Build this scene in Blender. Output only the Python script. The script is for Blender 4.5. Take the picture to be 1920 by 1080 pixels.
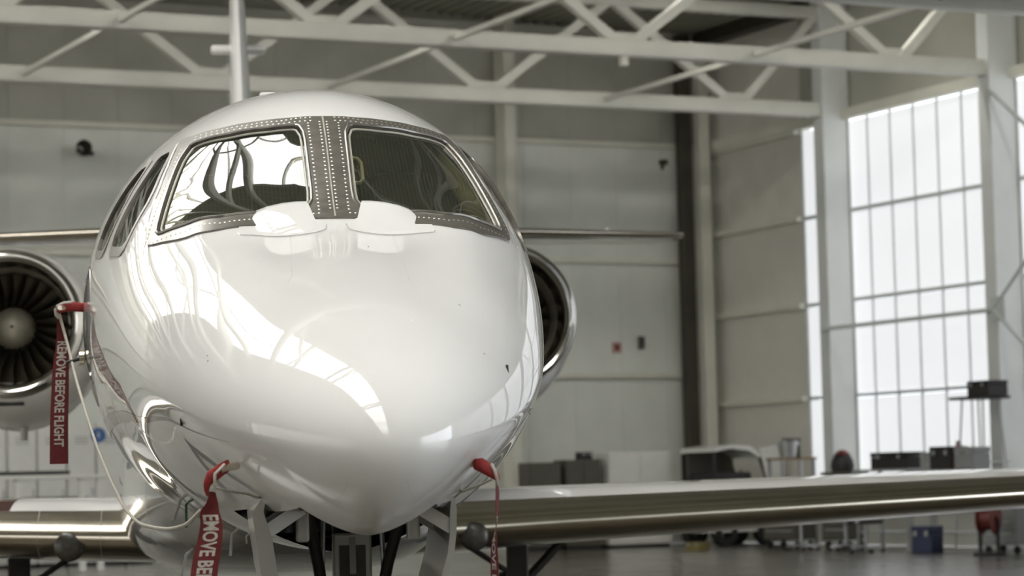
import bpy, bmesh, math, random
import numpy as np
from mathutils import Matrix, Vector
from mathutils.geometry import delaunay_2d_cdt

random.seed(7)
scene = bpy.context.scene
COL = scene.collection
for o in list(bpy.data.objects):
    bpy.data.objects.remove(o)

# ------------------------------------------------------------------ camera
AZ, PITCH, ROLL, CAM_Z = math.radians(25.6), math.radians(4.15), 0.024, 1.27
fh = Vector((math.sin(AZ), math.cos(AZ), 0)); rh = Vector((math.cos(AZ), -math.sin(AZ), 0)); uz = Vector((0, 0, 1))
fw = fh * math.cos(PITCH) + uz * math.sin(PITCH)
up = uz * math.cos(PITCH) - fh * math.sin(PITCH)
Rv = rh * math.cos(ROLL) - up * math.sin(ROLL)
Uv = up * math.cos(ROLL) + rh * math.sin(ROLL)
cd = bpy.data.cameras.new('camera')
cam = bpy.data.objects.new('camera', cd); COL.objects.link(cam)
cd.sensor_width = 36.0
cd.lens = 5000.0 / 1920.0 * 36.0
cd.clip_start = 0.1; cd.clip_end = 500
cd.dof.use_dof = True
cd.dof.focus_distance = 9.3
cd.dof.aperture_fstop = 4.6
mw = Matrix.Identity(4)
for i in range(3):
    mw[i][0] = Rv[i]; mw[i][1] = Uv[i]; mw[i][2] = -fw[i]
mw[0][3], mw[1][3], mw[2][3] = 0, 0, CAM_Z
cam.matrix_world = mw
scene.camera = cam

# ------------------------------------------------------------------ world, exposure
W = bpy.data.worlds.new('overcast_sky'); scene.world = W; W.use_nodes = True
bgn = W.node_tree.nodes['Background']
bgn.inputs[0].default_value = (0.86, 0.92, 1.0, 1); bgn.inputs[1].default_value = 6.5
scene.view_settings.view_transform = 'Standard'
scene.view_settings.look = 'None'
scene.view_settings.gamma = 1.0
scene.view_settings.use_curve_mapping = False
scene.view_settings.exposure = 0.0
SKY_L = 9.4        # daylight through the ridge skylight
WIN_L = 0.76       # daylight through the frosted side windows

# ------------------------------------------------------------------ materials
def nodes_of(name):
    m = bpy.data.materials.new(name); m.use_nodes = True
    nt = m.node_tree
    return m, nt, nt.nodes['Principled BSDF']

def mat(name, col, rough=0.5, metal=0.0, noise=0.0, nscale=4.0, coat=0.0, spec=0.5, bump=0.0, bscale=40.0, rvar=0.0, coat_rough=0.02):
    m, nt, b = nodes_of(name)
    b.inputs['Base Color'].default_value = (*col, 1)
    b.inputs['Roughness'].default_value = rough
    b.inputs['Metallic'].default_value = metal
    b.inputs['Coat Weight'].default_value = coat
    b.inputs['Coat Roughness'].default_value = coat_rough
    b.inputs['Specular IOR Level'].default_value = spec
    if noise or bump or rvar:
        tc = nt.nodes.new('ShaderNodeTexCoord')
        n = nt.nodes.new('ShaderNodeTexNoise'); n.inputs['Scale'].default_value = nscale; n.inputs['Detail'].default_value = 5
        nt.links.new(tc.outputs['Object'], n.inputs['Vector'])
        if noise:
            r = nt.nodes.new('ShaderNodeValToRGB')
            r.color_ramp.elements[0].position = 0.3; r.color_ramp.elements[1].position = 0.7
            r.color_ramp.elements[0].color = (*[max(0, c * (1 - noise)) for c in col], 1)
            r.color_ramp.elements[1].color = (*[min(1, c * (1 + noise)) for c in col], 1)
            nt.links.new(n.outputs['Fac'], r.inputs['Fac']); nt.links.new(r.outputs['Color'], b.inputs['Base Color'])
        if rvar:
            mr = nt.nodes.new('ShaderNodeMapRange')
            mr.inputs['To Min'].default_value = max(0, rough - rvar); mr.inputs['To Max'].default_value = rough + rvar
            nt.links.new(n.outputs['Fac'], mr.inputs['Value']); nt.links.new(mr.outputs['Result'], b.inputs['Roughness'])
        if bump:
            n2 = nt.nodes.new('ShaderNodeTexNoise'); n2.inputs['Scale'].default_value = bscale; n2.inputs['Detail'].default_value = 3
            nt.links.new(tc.outputs['Object'], n2.inputs['Vector'])
            bp = nt.nodes.new('ShaderNodeBump'); bp.inputs['Strength'].default_value = bump; bp.inputs['Distance'].default_value = 0.01
            nt.links.new(n2.outputs['Fac'], bp.inputs['Height']); nt.links.new(bp.outputs['Normal'], b.inputs['Normal'])
    return m

def glow(name, col, strength):
    """daylit frosted glazing: gives off the daylight that falls on its outside"""
    m, nt, b = nodes_of(name)
    b.inputs['Base Color'].default_value = (0.5, 0.5, 0.5, 1)
    b.inputs['Roughness'].default_value = 0.4
    tc = nt.nodes.new('ShaderNodeTexCoord'); n = nt.nodes.new('ShaderNodeTexNoise'); n.inputs['Scale'].default_value = 0.7
    nt.links.new(tc.outputs['Object'], n.inputs['Vector'])
    r = nt.nodes.new('ShaderNodeValToRGB')
    r.color_ramp.elements[0].color = (*[c * 0.95 for c in col], 1); r.color_ramp.elements[1].color = (*col, 1)
    nt.links.new(n.outputs['Fac'], r.inputs['Fac'])
    nt.links.new(r.outputs['Color'], b.inputs['Emission Color'])
    b.inputs['Emission Strength'].default_value = strength
    return m

def glass_mat(name, tint, wires=False):
    """thin pane: see-through tint plus a mirror reflection by fresnel"""
    m, nt, b = nodes_of(name); nt.nodes.remove(b)
    out = nt.nodes['Material Output']
    tr = nt.nodes.new('ShaderNodeBsdfTransparent'); tr.inputs[0].default_value = (*tint, 1)
    gl = nt.nodes.new('ShaderNodeBsdfGlossy'); gl.inputs['Roughness'].default_value = 0.015
    fr = nt.nodes.new('ShaderNodeFresnel'); fr.inputs[0].default_value = 1.62
    mx = nt.nodes.new('ShaderNodeMixShader')
    nt.links.new(fr.outputs[0], mx.inputs[0]); nt.links.new(tr.outputs[0], mx.inputs[1]); nt.links.new(gl.outputs[0], mx.inputs[2])
    if wires:
        tc = nt.nodes.new('ShaderNodeTexCoord'); wv = nt.nodes.new('ShaderNodeTexWave')
        wv.bands_direction = 'X'; wv.inputs['Scale'].default_value = 22; wv.inputs['Distortion'].default_value = 1.2; wv.inputs['Detail'].default_value = 2
        nt.links.new(tc.outputs['Object'], wv.inputs['Vector'])
        rp = nt.nodes.new('ShaderNodeValToRGB')
        rp.color_ramp.elements[0].position = 0.0; rp.color_ramp.elements[0].color = (*[t * 0.82 for t in tint], 1)
        rp.color_ramp.elements[1].color = (*tint, 1)
        nt.links.new(wv.outputs['Fac'], rp.inputs['Fac']); nt.links.new(rp.outputs['Color'], tr.inputs[0])
        df = nt.nodes.new('ShaderNodeBsdfDiffuse'); df.inputs[0].default_value = (0.40, 0.42, 0.30, 1)
        m2 = nt.nodes.new('ShaderNodeMixShader')
        mr = nt.nodes.new('ShaderNodeMapRange'); mr.inputs['From Min'].default_value = 0.75; mr.inputs['To Min'].default_value = 0.05; mr.inputs['To Max'].default_value = 0.13
        nt.links.new(wv.outputs['Fac'], mr.inputs['Value']); nt.links.new(mr.outputs[0], m2.inputs[0])
        nt.links.new(tr.outputs[0], m2.inputs[1]); nt.links.new(df.outputs[0], m2.inputs[2])
        nt.links.new(m2.outputs[0], mx.inputs[1])
    nt.links.new(mx.outputs[0], out.inputs['Surface'])
    return m

M = {}
M['paint'] = mat('white_aircraft_paint', (0.82, 0.81, 0.785), 0.5, 0, noise=0.012, nscale=3, coat=1.0, spec=0.0, bump=0.010, bscale=7)
M['paint_plain'] = mat('white_gloss_paint', (0.80, 0.79, 0.765), 0.5, 0, noise=0.02, coat=0.8, spec=0.0)
M['belly'] = mat('grey_belly_paint', (0.40, 0.40, 0.385), 0.25, 0.15, noise=0.03, nscale=3, coat=1.0)
M['chrome'] = mat('polished_leading_edge_metal', (0.70, 0.635, 0.53), 0.20, 1.0, noise=0.04, nscale=6, rvar=0.03)
M['lip'] = mat('polished_inlet_lip_metal', (0.66, 0.65, 0.62), 0.14, 1.0, noise=0.03, nscale=6)
M['frame'] = mat('windscreen_frame_metal', (0.19, 0.175, 0.15), 0.34, 0.5, noise=0.18, nscale=22, coat=0.35, coat_rough=0.18, rvar=0.08)
M['rivet'] = mat('bare_rivet_metal', (0.70, 0.68, 0.62), 0.28, 0.6, noise=0.08, nscale=60)
M['seal'] = mat('pale_window_seal', (0.46, 0.44, 0.37), 0.45, 0, noise=0.06, nscale=30)
M['glass'] = glass_mat('tinted_windscreen_glass', (0.62, 0.63, 0.50), True)
M['sglass'] = glass_mat('tinted_side_glass', (0.50, 0.51, 0.42))
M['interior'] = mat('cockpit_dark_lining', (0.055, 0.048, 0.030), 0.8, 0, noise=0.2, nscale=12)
M['trim'] = mat('cockpit_beige_trim', (0.74, 0.69, 0.54), 0.6, 0, noise=0.06, nscale=12)
M['seatm'] = mat('cockpit_seat_leather', (0.12, 0.10, 0.07), 0.5, 0, noise=0.1, nscale=16)
M['red'] = mat('red_ribbon_cloth', (0.135, 0.013, 0.015), 0.75, 0, noise=0.16, nscale=60, bump=0.3, bscale=500)
M['redlite'] = mat('red_cover_webbing', (0.30, 0.026, 0.024), 0.7, 0, noise=0.15, nscale=70, bump=0.3, bscale=500)
M['letter'] = mat('white_ribbon_lettering', (0.52, 0.47, 0.42), 0.7, 0, noise=0.12, nscale=90)
M['cordm'] = mat('off_white_cord', (0.58, 0.55, 0.47), 0.8, 0, noise=0.12, nscale=120, bump=0.4, bscale=700)
M['maroon'] = mat('maroon_pinstripe', (0.085, 0.030, 0.022), 0.35, 0, noise=0.1, nscale=9, coat=0.8)
M['seam'] = mat('panel_seam_filler', (0.42, 0.42, 0.40), 0.6, 0, noise=0.05)
M['black'] = mat('black_rubber', (0.02, 0.018, 0.016), 0.6, 0, noise=0.15, nscale=20)
M['dark'] = mat('dark_gear_metal', (0.045, 0.040, 0.034), 0.45, 0.5, noise=0.2, nscale=14)
M['well'] = mat('gear_bay_primer', (0.07, 0.065, 0.052), 0.7, 0, noise=0.2, nscale=10)
M['gearw'] = mat('gear_leg_enamel', (0.42, 0.41, 0.37), 0.35, 0, noise=0.06, coat=0.5)
M['fan'] = mat('fan_blade_titanium', (0.13, 0.115, 0.085), 0.38, 0.9, noise=0.12, nscale=12)
M['spin'] = mat('spinner_grey', (0.27, 0.25, 0.20), 0.42, 0.3, noise=0.06, nscale=10)
M['duct'] = mat('inlet_duct_grey', (0.20, 0.18, 0.14), 0.45, 0.3, noise=0.1, nscale=8)
M['lens'] = mat('landing_light_lens', (0.045, 0.04, 0.032), 0.35, 0.0, noise=0.35, nscale=45, coat=0.25, coat_rough=0.2)
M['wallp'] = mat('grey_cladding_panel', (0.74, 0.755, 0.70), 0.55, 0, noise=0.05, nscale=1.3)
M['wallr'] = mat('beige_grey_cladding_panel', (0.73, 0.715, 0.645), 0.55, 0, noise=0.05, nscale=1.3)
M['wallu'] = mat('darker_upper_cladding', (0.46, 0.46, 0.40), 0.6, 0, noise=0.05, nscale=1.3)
M['wallb'] = mat('wall_backing_sheet', (0.58, 0.58, 0.53), 0.7, 0, noise=0.06, nscale=1.5)
M['steel'] = mat('pale_painted_steel', (0.62, 0.615, 0.555), 0.5, 0, noise=0.05, nscale=2)
M['column'] = mat('column_painted_steel', (0.72, 0.74, 0.73), 0.45, 0, noise=0.04, nscale=2)
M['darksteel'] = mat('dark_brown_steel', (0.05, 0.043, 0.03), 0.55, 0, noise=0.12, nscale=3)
M['girt'] = mat('girt_steel', (0.72, 0.71, 0.62), 0.5, 0, noise=0.05, nscale=2)
M['mullion'] = mat('grey_mullion', (0.62, 0.65, 0.65), 0.5, 0, noise=0.05, nscale=4)
M['roof'] = mat('ribbed_roof_deck', (0.34, 0.335, 0.275), 0.6, 0.1, noise=0.08, nscale=1.2)
M['floor'] = mat('grey_epoxy_floor', (0.10, 0.088, 0.066), 0.28, 0, noise=0.10, nscale=0.6, coat=0.5, rvar=0.08, coat_rough=0.15)
M['apron'] = mat('concrete_apron', (0.36, 0.355, 0.34), 0.8, 0, noise=0.08, nscale=0.4)
M['sky'] = glow('daylit_ridge_panel', (1.0, 0.985, 0.955), SKY_L)
M['win'] = glow('daylit_frosted_pane', (0.955, 0.972, 1.0), WIN_L)
M['winl'] = glow('daylit_left_wall_pane', (1.0, 0.99, 0.96), 1.7)
M['lamp'] = glow('fill_light_lens', (1.0, 0.97, 0.90), 6.0)  # glowing face of the added, unseen fill lights
M['cabw'] = mat('white_cabinet_enamel', (0.74, 0.735, 0.69), 0.45, 0, noise=0.04)
M['cabg'] = mat('grey_cabinet_enamel', (0.30, 0.31, 0.31), 0.5, 0, noise=0.06)
M['cabd'] = mat('dark_olive_cabinet', (0.085, 0.08, 0.062), 0.55, 0, noise=0.1)
M['box'] = mat('black_plastic_case', (0.018, 0.016, 0.016), 0.5, 0, noise=0.15)
M['wood'] = mat('brown_plywood', (0.30, 0.20, 0.11), 0.6, 0, noise=0.18, nscale=9)
M['galv'] = mat('galvanised_metal', (0.46, 0.47, 0.48), 0.38, 0.7, noise=0.1, nscale=9)
M['redp'] = mat('red_painted_metal', (0.18, 0.035, 0.028), 0.45, 0, noise=0.08)
M['pinkp'] = mat('faded_red_sign', (0.50, 0.30, 0.27), 0.6, 0, noise=0.08)
M['blue'] = mat('blue_sign_enamel', (0.05, 0.12, 0.33), 0.45, 0, noise=0.06)
M['bluec'] = mat('blue_plastic', (0.035, 0.045, 0.10), 0.5, 0, noise=0.1)
M['yellow'] = mat('yellow_plastic', (0.20, 0.16, 0.05), 0.5, 0, noise=0.1)
M['vwhite'] = mat('white_vehicle_body', (0.74, 0.735, 0.70), 0.35, 0, noise=0.03, coat=0.5)
M['vglass'] = mat('dark_vehicle_glass', (0.05, 0.055, 0.05), 0.1, 0, noise=0.1, coat=0.6)
M['tyre'] = mat('tyre_rubber', (0.02, 0.02, 0.02), 0.8, 0, noise=0.15)
M['greenp'] = mat('green_plastic_tag', (0.04, 0.10, 0.035), 0.5, 0, noise=0.1)

# ------------------------------------------------------------------ mesh helpers
class MB:
    def __init__(s): s.v = []; s.f = []
    def add(s, vs, fs):
        n = len(s.v); s.v += [tuple(float(c) for c in v) for v in vs]; s.f += [tuple(i + n for i in f) for f in fs]; return s
    def box(s, x0, x1, y0, y1, z0, z1, bev=0.0):
        if bev <= 0:
            return s.add([(x0,y0,z0),(x1,y0,z0),(x1,y1,z0),(x0,y1,z0),(x0,y0,z1),(x1,y0,z1),(x1,y1,z1),(x0,y1,z1)],
                         [(3,2,1,0),(4,5,6,7),(0,1,5,4),(1,2,6,5),(2,3,7,6),(3,0,4,7)])
        bm = bmesh.new(); bmesh.ops.create_cube(bm, size=1.0)
        for v in bm.verts:
            v.co = Vector(((x0+x1)/2 + v.co.x*(x1-x0), (y0+y1)/2 + v.co.y*(y1-y0), (z0+z1)/2 + v.co.z*(z1-z0)))
        bmesh.ops.bevel(bm, geom=bm.edges[:], offset=bev, segments=2, affect='EDGES', profile=0.5)
        bm.verts.index_update()
        s.add([v.co[:] for v in bm.verts], [[v.index for v in f.verts] for f in bm.faces]); bm.free(); return s
    def tube(s, pts, r, n=8, caps=True):
        pts = [Vector(p) for p in pts]; k = len(pts)
        rs = r if isinstance(r, (list, tuple)) else [r] * k
        vs = []; ref = None
        for i, p in enumerate(pts):
            t = (pts[min(i+1, k-1)] - pts[max(i-1, 0)]).normalized()
            if ref is None:
                ref = Vector((0, 0, 1)) if abs(t.z) < 0.9 else Vector((1, 0, 0))
            a = (ref - t * ref.dot(t)).normalized(); b = t.cross(a); ref = a
            for j in range(n):
                q = 2*math.pi*j/n
                vs.append(p + (a*math.cos(q) + b*math.sin(q)) * rs[i])
        fs = []
        for i in range(k-1):
            for j in range(n):
                fs.append((i*n+j, i*n+(j+1) % n, (i+1)*n+(j+1) % n, (i+1)*n+j))
        if caps:
            fs.append(tuple(range(n))[::-1]); fs.append(tuple((k-1)*n+j for j in range(n)))
        return s.add([v[:] for v in vs], fs)
    def bar(s, p, q, w, h):
        p, q = Vector(p), Vector(q); t = (q-p).normalized()
        ref = Vector((0, 0, 1)) if abs(t.z) < 0.95 else Vector((1, 0, 0))
        a = t.cross(ref).normalized() * (w/2); b = t.cross(a).normalized() * (h/2)
        vs = [p-a-b, p+a-b, p+a+b, p-a+b, q-a-b, q+a-b, q+a+b, q-a+b]
        return s.add([v[:] for v in vs], [(0,1,2,3),(7,6,5,4),(0,4,5,1),(1,5,6,2),(2,6,7,3),(3,7,4,0)])
    def lathe(s, prof, n=32, axis='y', c=(0,0,0), squash=None):
        """prof: list of (axial, radius)"""
        vs = []
        for a, r in prof:
            for j in range(n):
                q = 2*math.pi*j/n; x, z = r*math.sin(q), r*math.cos(q)
                if squash: x, z = squash(a, x, z)
                if axis == 'y': vs.append((c[0]+x, c[1]+a, c[2]+z))
                elif axis == 'x': vs.append((c[0]+a, c[1]+x, c[2]+z))
                else: vs.append((c[0]+x, c[1]+z, c[2]+a))
        fs = []
        for i in range(len(prof)-1):
            for j in range(n):
                fs.append((i*n+j, i*n+(j+1) % n, (i+1)*n+(j+1) % n, (i+1)*n+j))
        return s.add(vs, fs)
    def loft(s, rings, closed=True, caps=True):
        n = len(rings[0]); vs = [p for r in rings for p in r]; fs = []
        for i in range(len(rings)-1):
            for j in range(n if closed else n-1):
                fs.append((i*n+j, i*n+(j+1) % n, (i+1)*n+(j+1) % n, (i+1)*n+j))
        if caps and closed:
            fs.append(tuple(range(n))[::-1]); fs.append(tuple((len(rings)-1)*n+j for j in range(n)))
        return s.add(vs, fs)
    def mesh(s, name, m, smooth=False, angle=40):
        me = bpy.data.meshes.new(name); me.from_pydata(s.v, [], s.f); me.update()
        bm = bmesh.new(); bm.from_mesh(me); bmesh.ops.recalc_face_normals(bm, faces=bm.faces[:])
        if smooth:
            lim = math.radians(angle)
            for f in bm.faces: f.smooth = True
            for e in bm.edges:
                if len(e.link_faces) == 2 and e.calc_face_angle(0) > lim: e.smooth = False
        bm.to_mesh(me); bm.free()
        me.materials.append(M[m]); return me
    def build(s, name, m, parent=None, smooth=False, angle=40, loc=None, rz=0.0):
        o = bpy.data.objects.new(name, s.mesh(name, m, smooth, angle)); COL.objects.link(o)
        if parent: o.parent = parent
        if loc: o.location = loc
        if rz: o.rotation_euler = (0, 0, rz)
        return o

def tag(o, label=None, cat=None, group=None, kind=None):
    if label: o['label'] = label
    if cat: o['category'] = cat
    if group: o['group'] = group
    if kind: o['kind'] = kind
    return o

def empty(name, loc, rz=0.0):
    o = bpy.data.objects.new(name, None); COL.objects.link(o); o.location = loc; o.rotation_euler = (0, 0, rz); o.empty_display_size = 0.2
    return o

def inst(me, name, parent=None, loc=(0, 0, 0), rot=(0, 0, 0)):
    o = bpy.data.objects.new(name, me); COL.objects.link(o); o.location = loc; o.rotation_euler = rot
    if parent: o.parent = parent
    return o

def copy_tree(o, parent=None):
    c = o.copy(); COL.objects.link(c)
    if parent: c.parent = parent
    for ch in list(o.children): copy_tree(ch, c)
    return c

# ================================================================== THE HANGAR
XL, XR, YF, YB = -20.5, 26.1, -14.0, 45.5      # left, right, front, rear wall planes
EAVE, RIDGE_X = 9.95, 1.95
SL0, SL1 = 0.6, 3.4                            # ridge skylight
def roof_z(x): return EAVE + 0.025 * (XR - RIDGE_X - abs(x - RIDGE_X))

tag(MB().box(XL, XR, YF, YB, -0.3, 0).build('floor', 'floor'), kind='structure')
tag(MB().box(XL-120, XR+160, YF-120, YB+60, -0.6, -0.31).build('ground_outside', 'apron'), 'pale concrete apron outside the hangar door', 'apron', kind='structure')

# --- rear wall: backing, vertical cladding panels, girts
wr = tag(MB().box(XL, XR, YB+0.03, YB+0.25, 0, 10.6).build('wall_rear', 'wallb'), kind='structure')
pm_lo = MB().box(0.002, 1.0-0.002, -0.035, 0.0, 0.02, 7.74, 0.003).mesh('wall_panel', 'wallp')
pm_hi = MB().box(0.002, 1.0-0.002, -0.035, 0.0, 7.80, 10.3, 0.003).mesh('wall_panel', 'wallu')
x = XR - 1.0
while x > XL:
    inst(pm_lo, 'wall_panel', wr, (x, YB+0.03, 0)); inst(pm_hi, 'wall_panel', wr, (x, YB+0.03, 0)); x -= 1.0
for z in (1.1, 3.26, 5.47, 7.74):
    MB().box(XL, XR-0.3, YB-0.13, YB-0.01, z-0.05, z+0.05, 0.008).build('girt', 'girt', wr)
for k, x in enumerate((21.45, 11.2, 0.9, -9.4)):
    c = empty('wind_column', (x, YB-0.35, 0))
    b = MB().box(0, 0.2, -0.25, 0.2, 0, 10.1, 0.008).build('post', 'girt', c)
    MB().box(0.2, 0.24, -0.25, -0.22, 0, 10.1).build('flange', 'steel', c)
    tag(c, ('tall pale steel post on the rear wall beside the aircraft nose' if k == 0 else
            ['', 'steel post on the rear wall behind the left engine', 'steel post on the rear wall out of view past the left engine', 'farthest left steel post on the rear wall'][k]), 'column', 'wind posts of the rear wall')
tag(MB().box(XL, XR, YB-0.14, YB-0.01, 9.72, 9.98, 0.01).build('trim_1', 'steel'), kind='structure')

# --- right wall: solid end bay, glazed band, door opening towards the front
wx = tag(MB().box(XR+0.05, XR+0.25, 3.4, YB, 0, 1.0).build('wall_right', 'wallb'), kind='structure')
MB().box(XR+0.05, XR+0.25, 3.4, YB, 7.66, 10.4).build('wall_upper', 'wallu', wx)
MB().box(XR+0.05, XR+0.25, 41.98, YB, 1.0, 7.66).build('wall_end', 'wallb', wx)
MB().box(XR+0.05, XR+0.25, YF, 3.4, 7.4, 10.4).build('wall_over_door', 'wallp', wx)
for z0, z1 in ((0.02, 2.62), (2.70, 4.33), (4.41, 5.94), (6.02, 7.62), (7.72, 9.9)):
    pmr = MB().box(-0.035, 0.0, 0.002, 0.878, z0, z1, 0.003)  .mesh('wall_panel', 'wallr')
    for k in range(4): inst(pmr, 'wall_panel', wx, (XR+0.05, 41.98+0.88*k, 0))
for z in (2.66, 4.37, 5.98, 7.60):
    MB().box(XR-0.12, XR+0.01, 41.98, YB-0.1, z-0.045, z+0.045, 0.008).build('girt', 'girt', wx)
MB().box(XR-0.16, XR+0.02, 3.4, YB-0.1, 7.62, 7.80, 0.01).build('girt', 'girt', wx)
MB().box(XR-0.10, XR+0.05, 3.4, YB-0.1, 1.0, 1.12, 0.01).build('sill_rail', 'girt', wx)
MB().box(XR-0.3, XR+0.02, YF, YB-0.1, 9.72, 9.96, 0.01).build('eave_beam', 'darksteel', wx)
# window bays between columns (5 m apart)
COLY = [40.45 - 5.03*k for k in range(0, 8)]
MUL = 0.757
pane_h = [(1.12, 2.62), (2.70, 4.33), (4.41, 5.94), (6.02, 7.60)]
nwin = 0
yt = 41.95
edges = [yt] + COLY
for bi in range(len(edges)-1):
    y1, y0 = edges[bi], edges[bi+1]
    if y0 < 3.4: y0 = 3.4
    if y1 - y0 < 0.3: continue
    nwin += 1
    wd = tag(MB().box(XR+0.0, XR+0.07, y1-0.04, y1, 1.1, 7.62).build('window_%d' % nwin, 'mullion'), kind='structure')
    n = max(1, round((y1-y0)/MUL)); st = (y1-y0)/n
    pms = {}
    for (z0, z1) in pane_h:
        pms[z0] = MB().box(XR+0.03, XR+0.045, 0.012, st-0.012, z0, z1).mesh('pane', 'win')
    mm = MB().box(XR+0.0, XR+0.05, -0.013, 0.013, 1.1, 7.62).mesh('mullion', 'mullion')
    for k in range(n):
        for (z0, z1) in pane_h: inst(pms[z0], 'pane', wd, (0, y0+k*st, 0))
        inst(mm, 'mullion', wd, (0, y0+k*st, 0))
    for z in (2.66, 4.37, 5.98):
        MB().box(XR-0.02, XR+0.06, y0, y1, z-0.035, z+0.035).build('transom', 'mullion', wd)
# columns of the right wall
def h_column(x0, x1, y, label, grp, m='column'):
    c = empty('steel_column', ((x0+x1)/2, y, 0))
    hx = (x1-x0)/2
    MB().box(-hx+0.02, hx-0.02, -0.12, 0.12, 0, 9.8, 0.01).build('web', m, c)
    for sx in (-1, 1):
        MB().box(sx*hx-0.014, sx*hx+0.014, -0.16, 0.16, 0, 9.8, 0.004).build('flange', m, c)
    MB().box(-hx-0.05, hx, -0.2, 0.2, 0, 0.03).build('base_plate', m, c)
    return tag(c, label, 'column', grp)
for k, y in enumerate(COLY):
    h_column(25.56, 26.09, y, ['pale steel column between the narrow and the wide frosted window', 'pale steel column at the right edge beside the tall work stand'][k] if k < 2 else 'pale steel column of the window wall nearer than the view', 'columns of the window wall')
# dark corner column and the lighter one beside it
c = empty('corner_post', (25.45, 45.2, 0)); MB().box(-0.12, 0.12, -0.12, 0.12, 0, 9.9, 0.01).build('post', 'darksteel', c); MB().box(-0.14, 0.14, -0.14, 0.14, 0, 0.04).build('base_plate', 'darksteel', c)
tag(c, 'dark brown steel post in the far corner of the hangar', 'column')
c = empty('corner_post', (25.74, 45.0, 0)); MB().box(-0.11, 0.11, -0.11, 0.11, 0, 9.70, 0.01).build('post', 'girt', c); MB().box(-0.13, 0.13, -0.13, 0.13, 0, 0.04).build('base_plate', 'girt', c)
tag(c, 'pale grey steel post beside the dark corner post', 'column')
# horizontal tie rail on the columns and diagonal wind bracing nearer the camera
tag(MB().box(25.47, 25.54, COLY[1]-0.02, COLY[0]+0.05, 3.81, 3.88, 0.008).build('tie_rail', 'mullion'), 'thin grey rail crossing the wide frosted window at mid height', 'rail')
br = empty('wind_brace', (25.5, COLY[1]-0.1, 3.85))
MB().tube([(0, 0, 0), (0, -4.9, 3.7)], 0.035).build('brace_rod', 'mullion', br)
MB().tube([(0, 0, 0), (0, -4.9, -3.6)], 0.035).build('brace_rod', 'mullion', br)
MB().tube([(0, -0.1, 3.55), (0, -4.9, 0.05)], 0.035).build('brace_rod', 'mullion', br)
MB().tube([(0, -0.3, -3.6), (0, -4.9, -0.1)], 0.035).build('brace_rod', 'mullion', br)
MB().box(-0.02, 0.02, -0.32, 0.05, -0.2, 0.2, 0.005).build('gusset', 'mullion', br)
tag(br, 'grey diagonal bracing rods meeting at a gusset on the right edge', 'brace')

# --- left wall and front wall (outside the view, close the room)
wl = tag(MB().box(XL-0.25, XL-0.05, YF, YB, 0, 10.4).build('wall_left', 'wallb'), kind='structure')
pml = MB().box(0, 0.035, 0.008, 1.992, 0.02, 1.1, 0.006).mesh('wall_panel', 'wallp')
pmu = MB().box(0, 0.035, 0.008, 1.992, 7.62, 9.9, 0.006).mesh('wall_panel', 'wallp')
lw_p = {}
for z0, z1 in pane_h: lw_p[z0] = MB().box(0.0, 0.02, 0.015, 1.235, z0, z1).mesh('pane', 'winl')
lw_m = MB().box(0.0, 0.08, -0.02, 0.02, 1.1, 7.62).mesh('mullion', 'mullion')
for bi in range(11):
    nwin += 1
    y0 = YF + 1.5 + 5.03*bi
    wd = tag(MB().box(XL-0.05, XL+0.02, y0-0.05, y0, 1.1, 7.62).build('window_%d' % nwin, 'mullion'), kind='structure')
    for k in range(4):
        for z0, z1 in pane_h: inst(lw_p[z0], 'pane', wd, (XL-0.05, y0+k*1.25, 0))
        inst(lw_m, 'mullion', wd, (XL-0.05, y0+k*1.25, 0))
    for z in (2.66, 4.37, 5.98): MB().box(XL-0.05, XL+0.04, y0, y0+5.0, z-0.04, z+0.04).build('transom', 'mullion', wd)
    tag(MB().box(XL-0.04, XL+0.5, y0-0.15, y0-0.03, 0, 9.8, 0.01).build('column_stub', 'column', wl))
y = YF
while y < YB-1.9:
    inst(pml, 'wall_panel', wl, (XL-0.05, y, 0)); inst(pmu, 'wall_panel', wl, (XL-0.05, y, 0)); y += 2.0
wf = tag(MB().box(XL, XR, YF-0.25, YF-0.05, 0, 10.6).build('wall_front', 'wallb'), kind='structure')
pmf = MB().box(0.008, 1.992, 0, 0.035, 0.02, 10.2, 0.006).mesh('wall_panel', 'wallp')
x = XL
while x < XR-1.9:
    inst(pmf, 'wall_panel', wf, (x, YF-0.05, 0)); x += 2.0

# --- ribbed roof, ridge skylight
ce = tag(MB().box(XL, SL0-0.1, YF, YB, EAVE+0.75, EAVE+0.8).build('ceiling', 'roof'), kind='structure')
MB().box(SL1+0.1, XR, YF, YB, EAVE+0.75, EAVE+0.8).build('roof_backing', 'roof', ce)
def roof_sheet(x0, w):
    m = MB(); p = 0.25; n = int(round(w/p)); pts = []
    for k in range(n):
        xx = x0 + k*p
        for dx, dz in ((0, 0), (0.06, 0), (0.09, 0.07), (0.21, 0.07), (0.24, 0)):
            pts.append((xx+dx, roof_z(xx+dx)+dz))
    pts.append((x0+w, roof_z(x0+w)))
    vs = []; fs = []
    for (a, z) in pts: vs += [(a, YF, z), (a, YB, z), (a, YF, z+0.012), (a, YB, z+0.012)]
    for i in range(len(pts)-1):
        fs.append((4*i, 4*i+1, 4*i+5, 4*i+4)); fs.append((4*i+2, 4*i+6, 4*i+7, 4*i+3))
    fs += [(0, 2, 3, 1), (4*len(pts)-4, 4*len(pts)-3, 4*len(pts)-1, 4*len(pts)-2)]
    m.add(vs, fs); m.build('roof_sheet', 'roof', ce)
x = SL1
while x < XR - 0.05:
    w = min(1.0, XR - x); roof_sheet(x, round(w/0.25)*0.25); x += 1.0
x = SL0 - 1.0
while x > XL - 0.9:
    roof_sheet(x, 1.0); x -= 1.0
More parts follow.
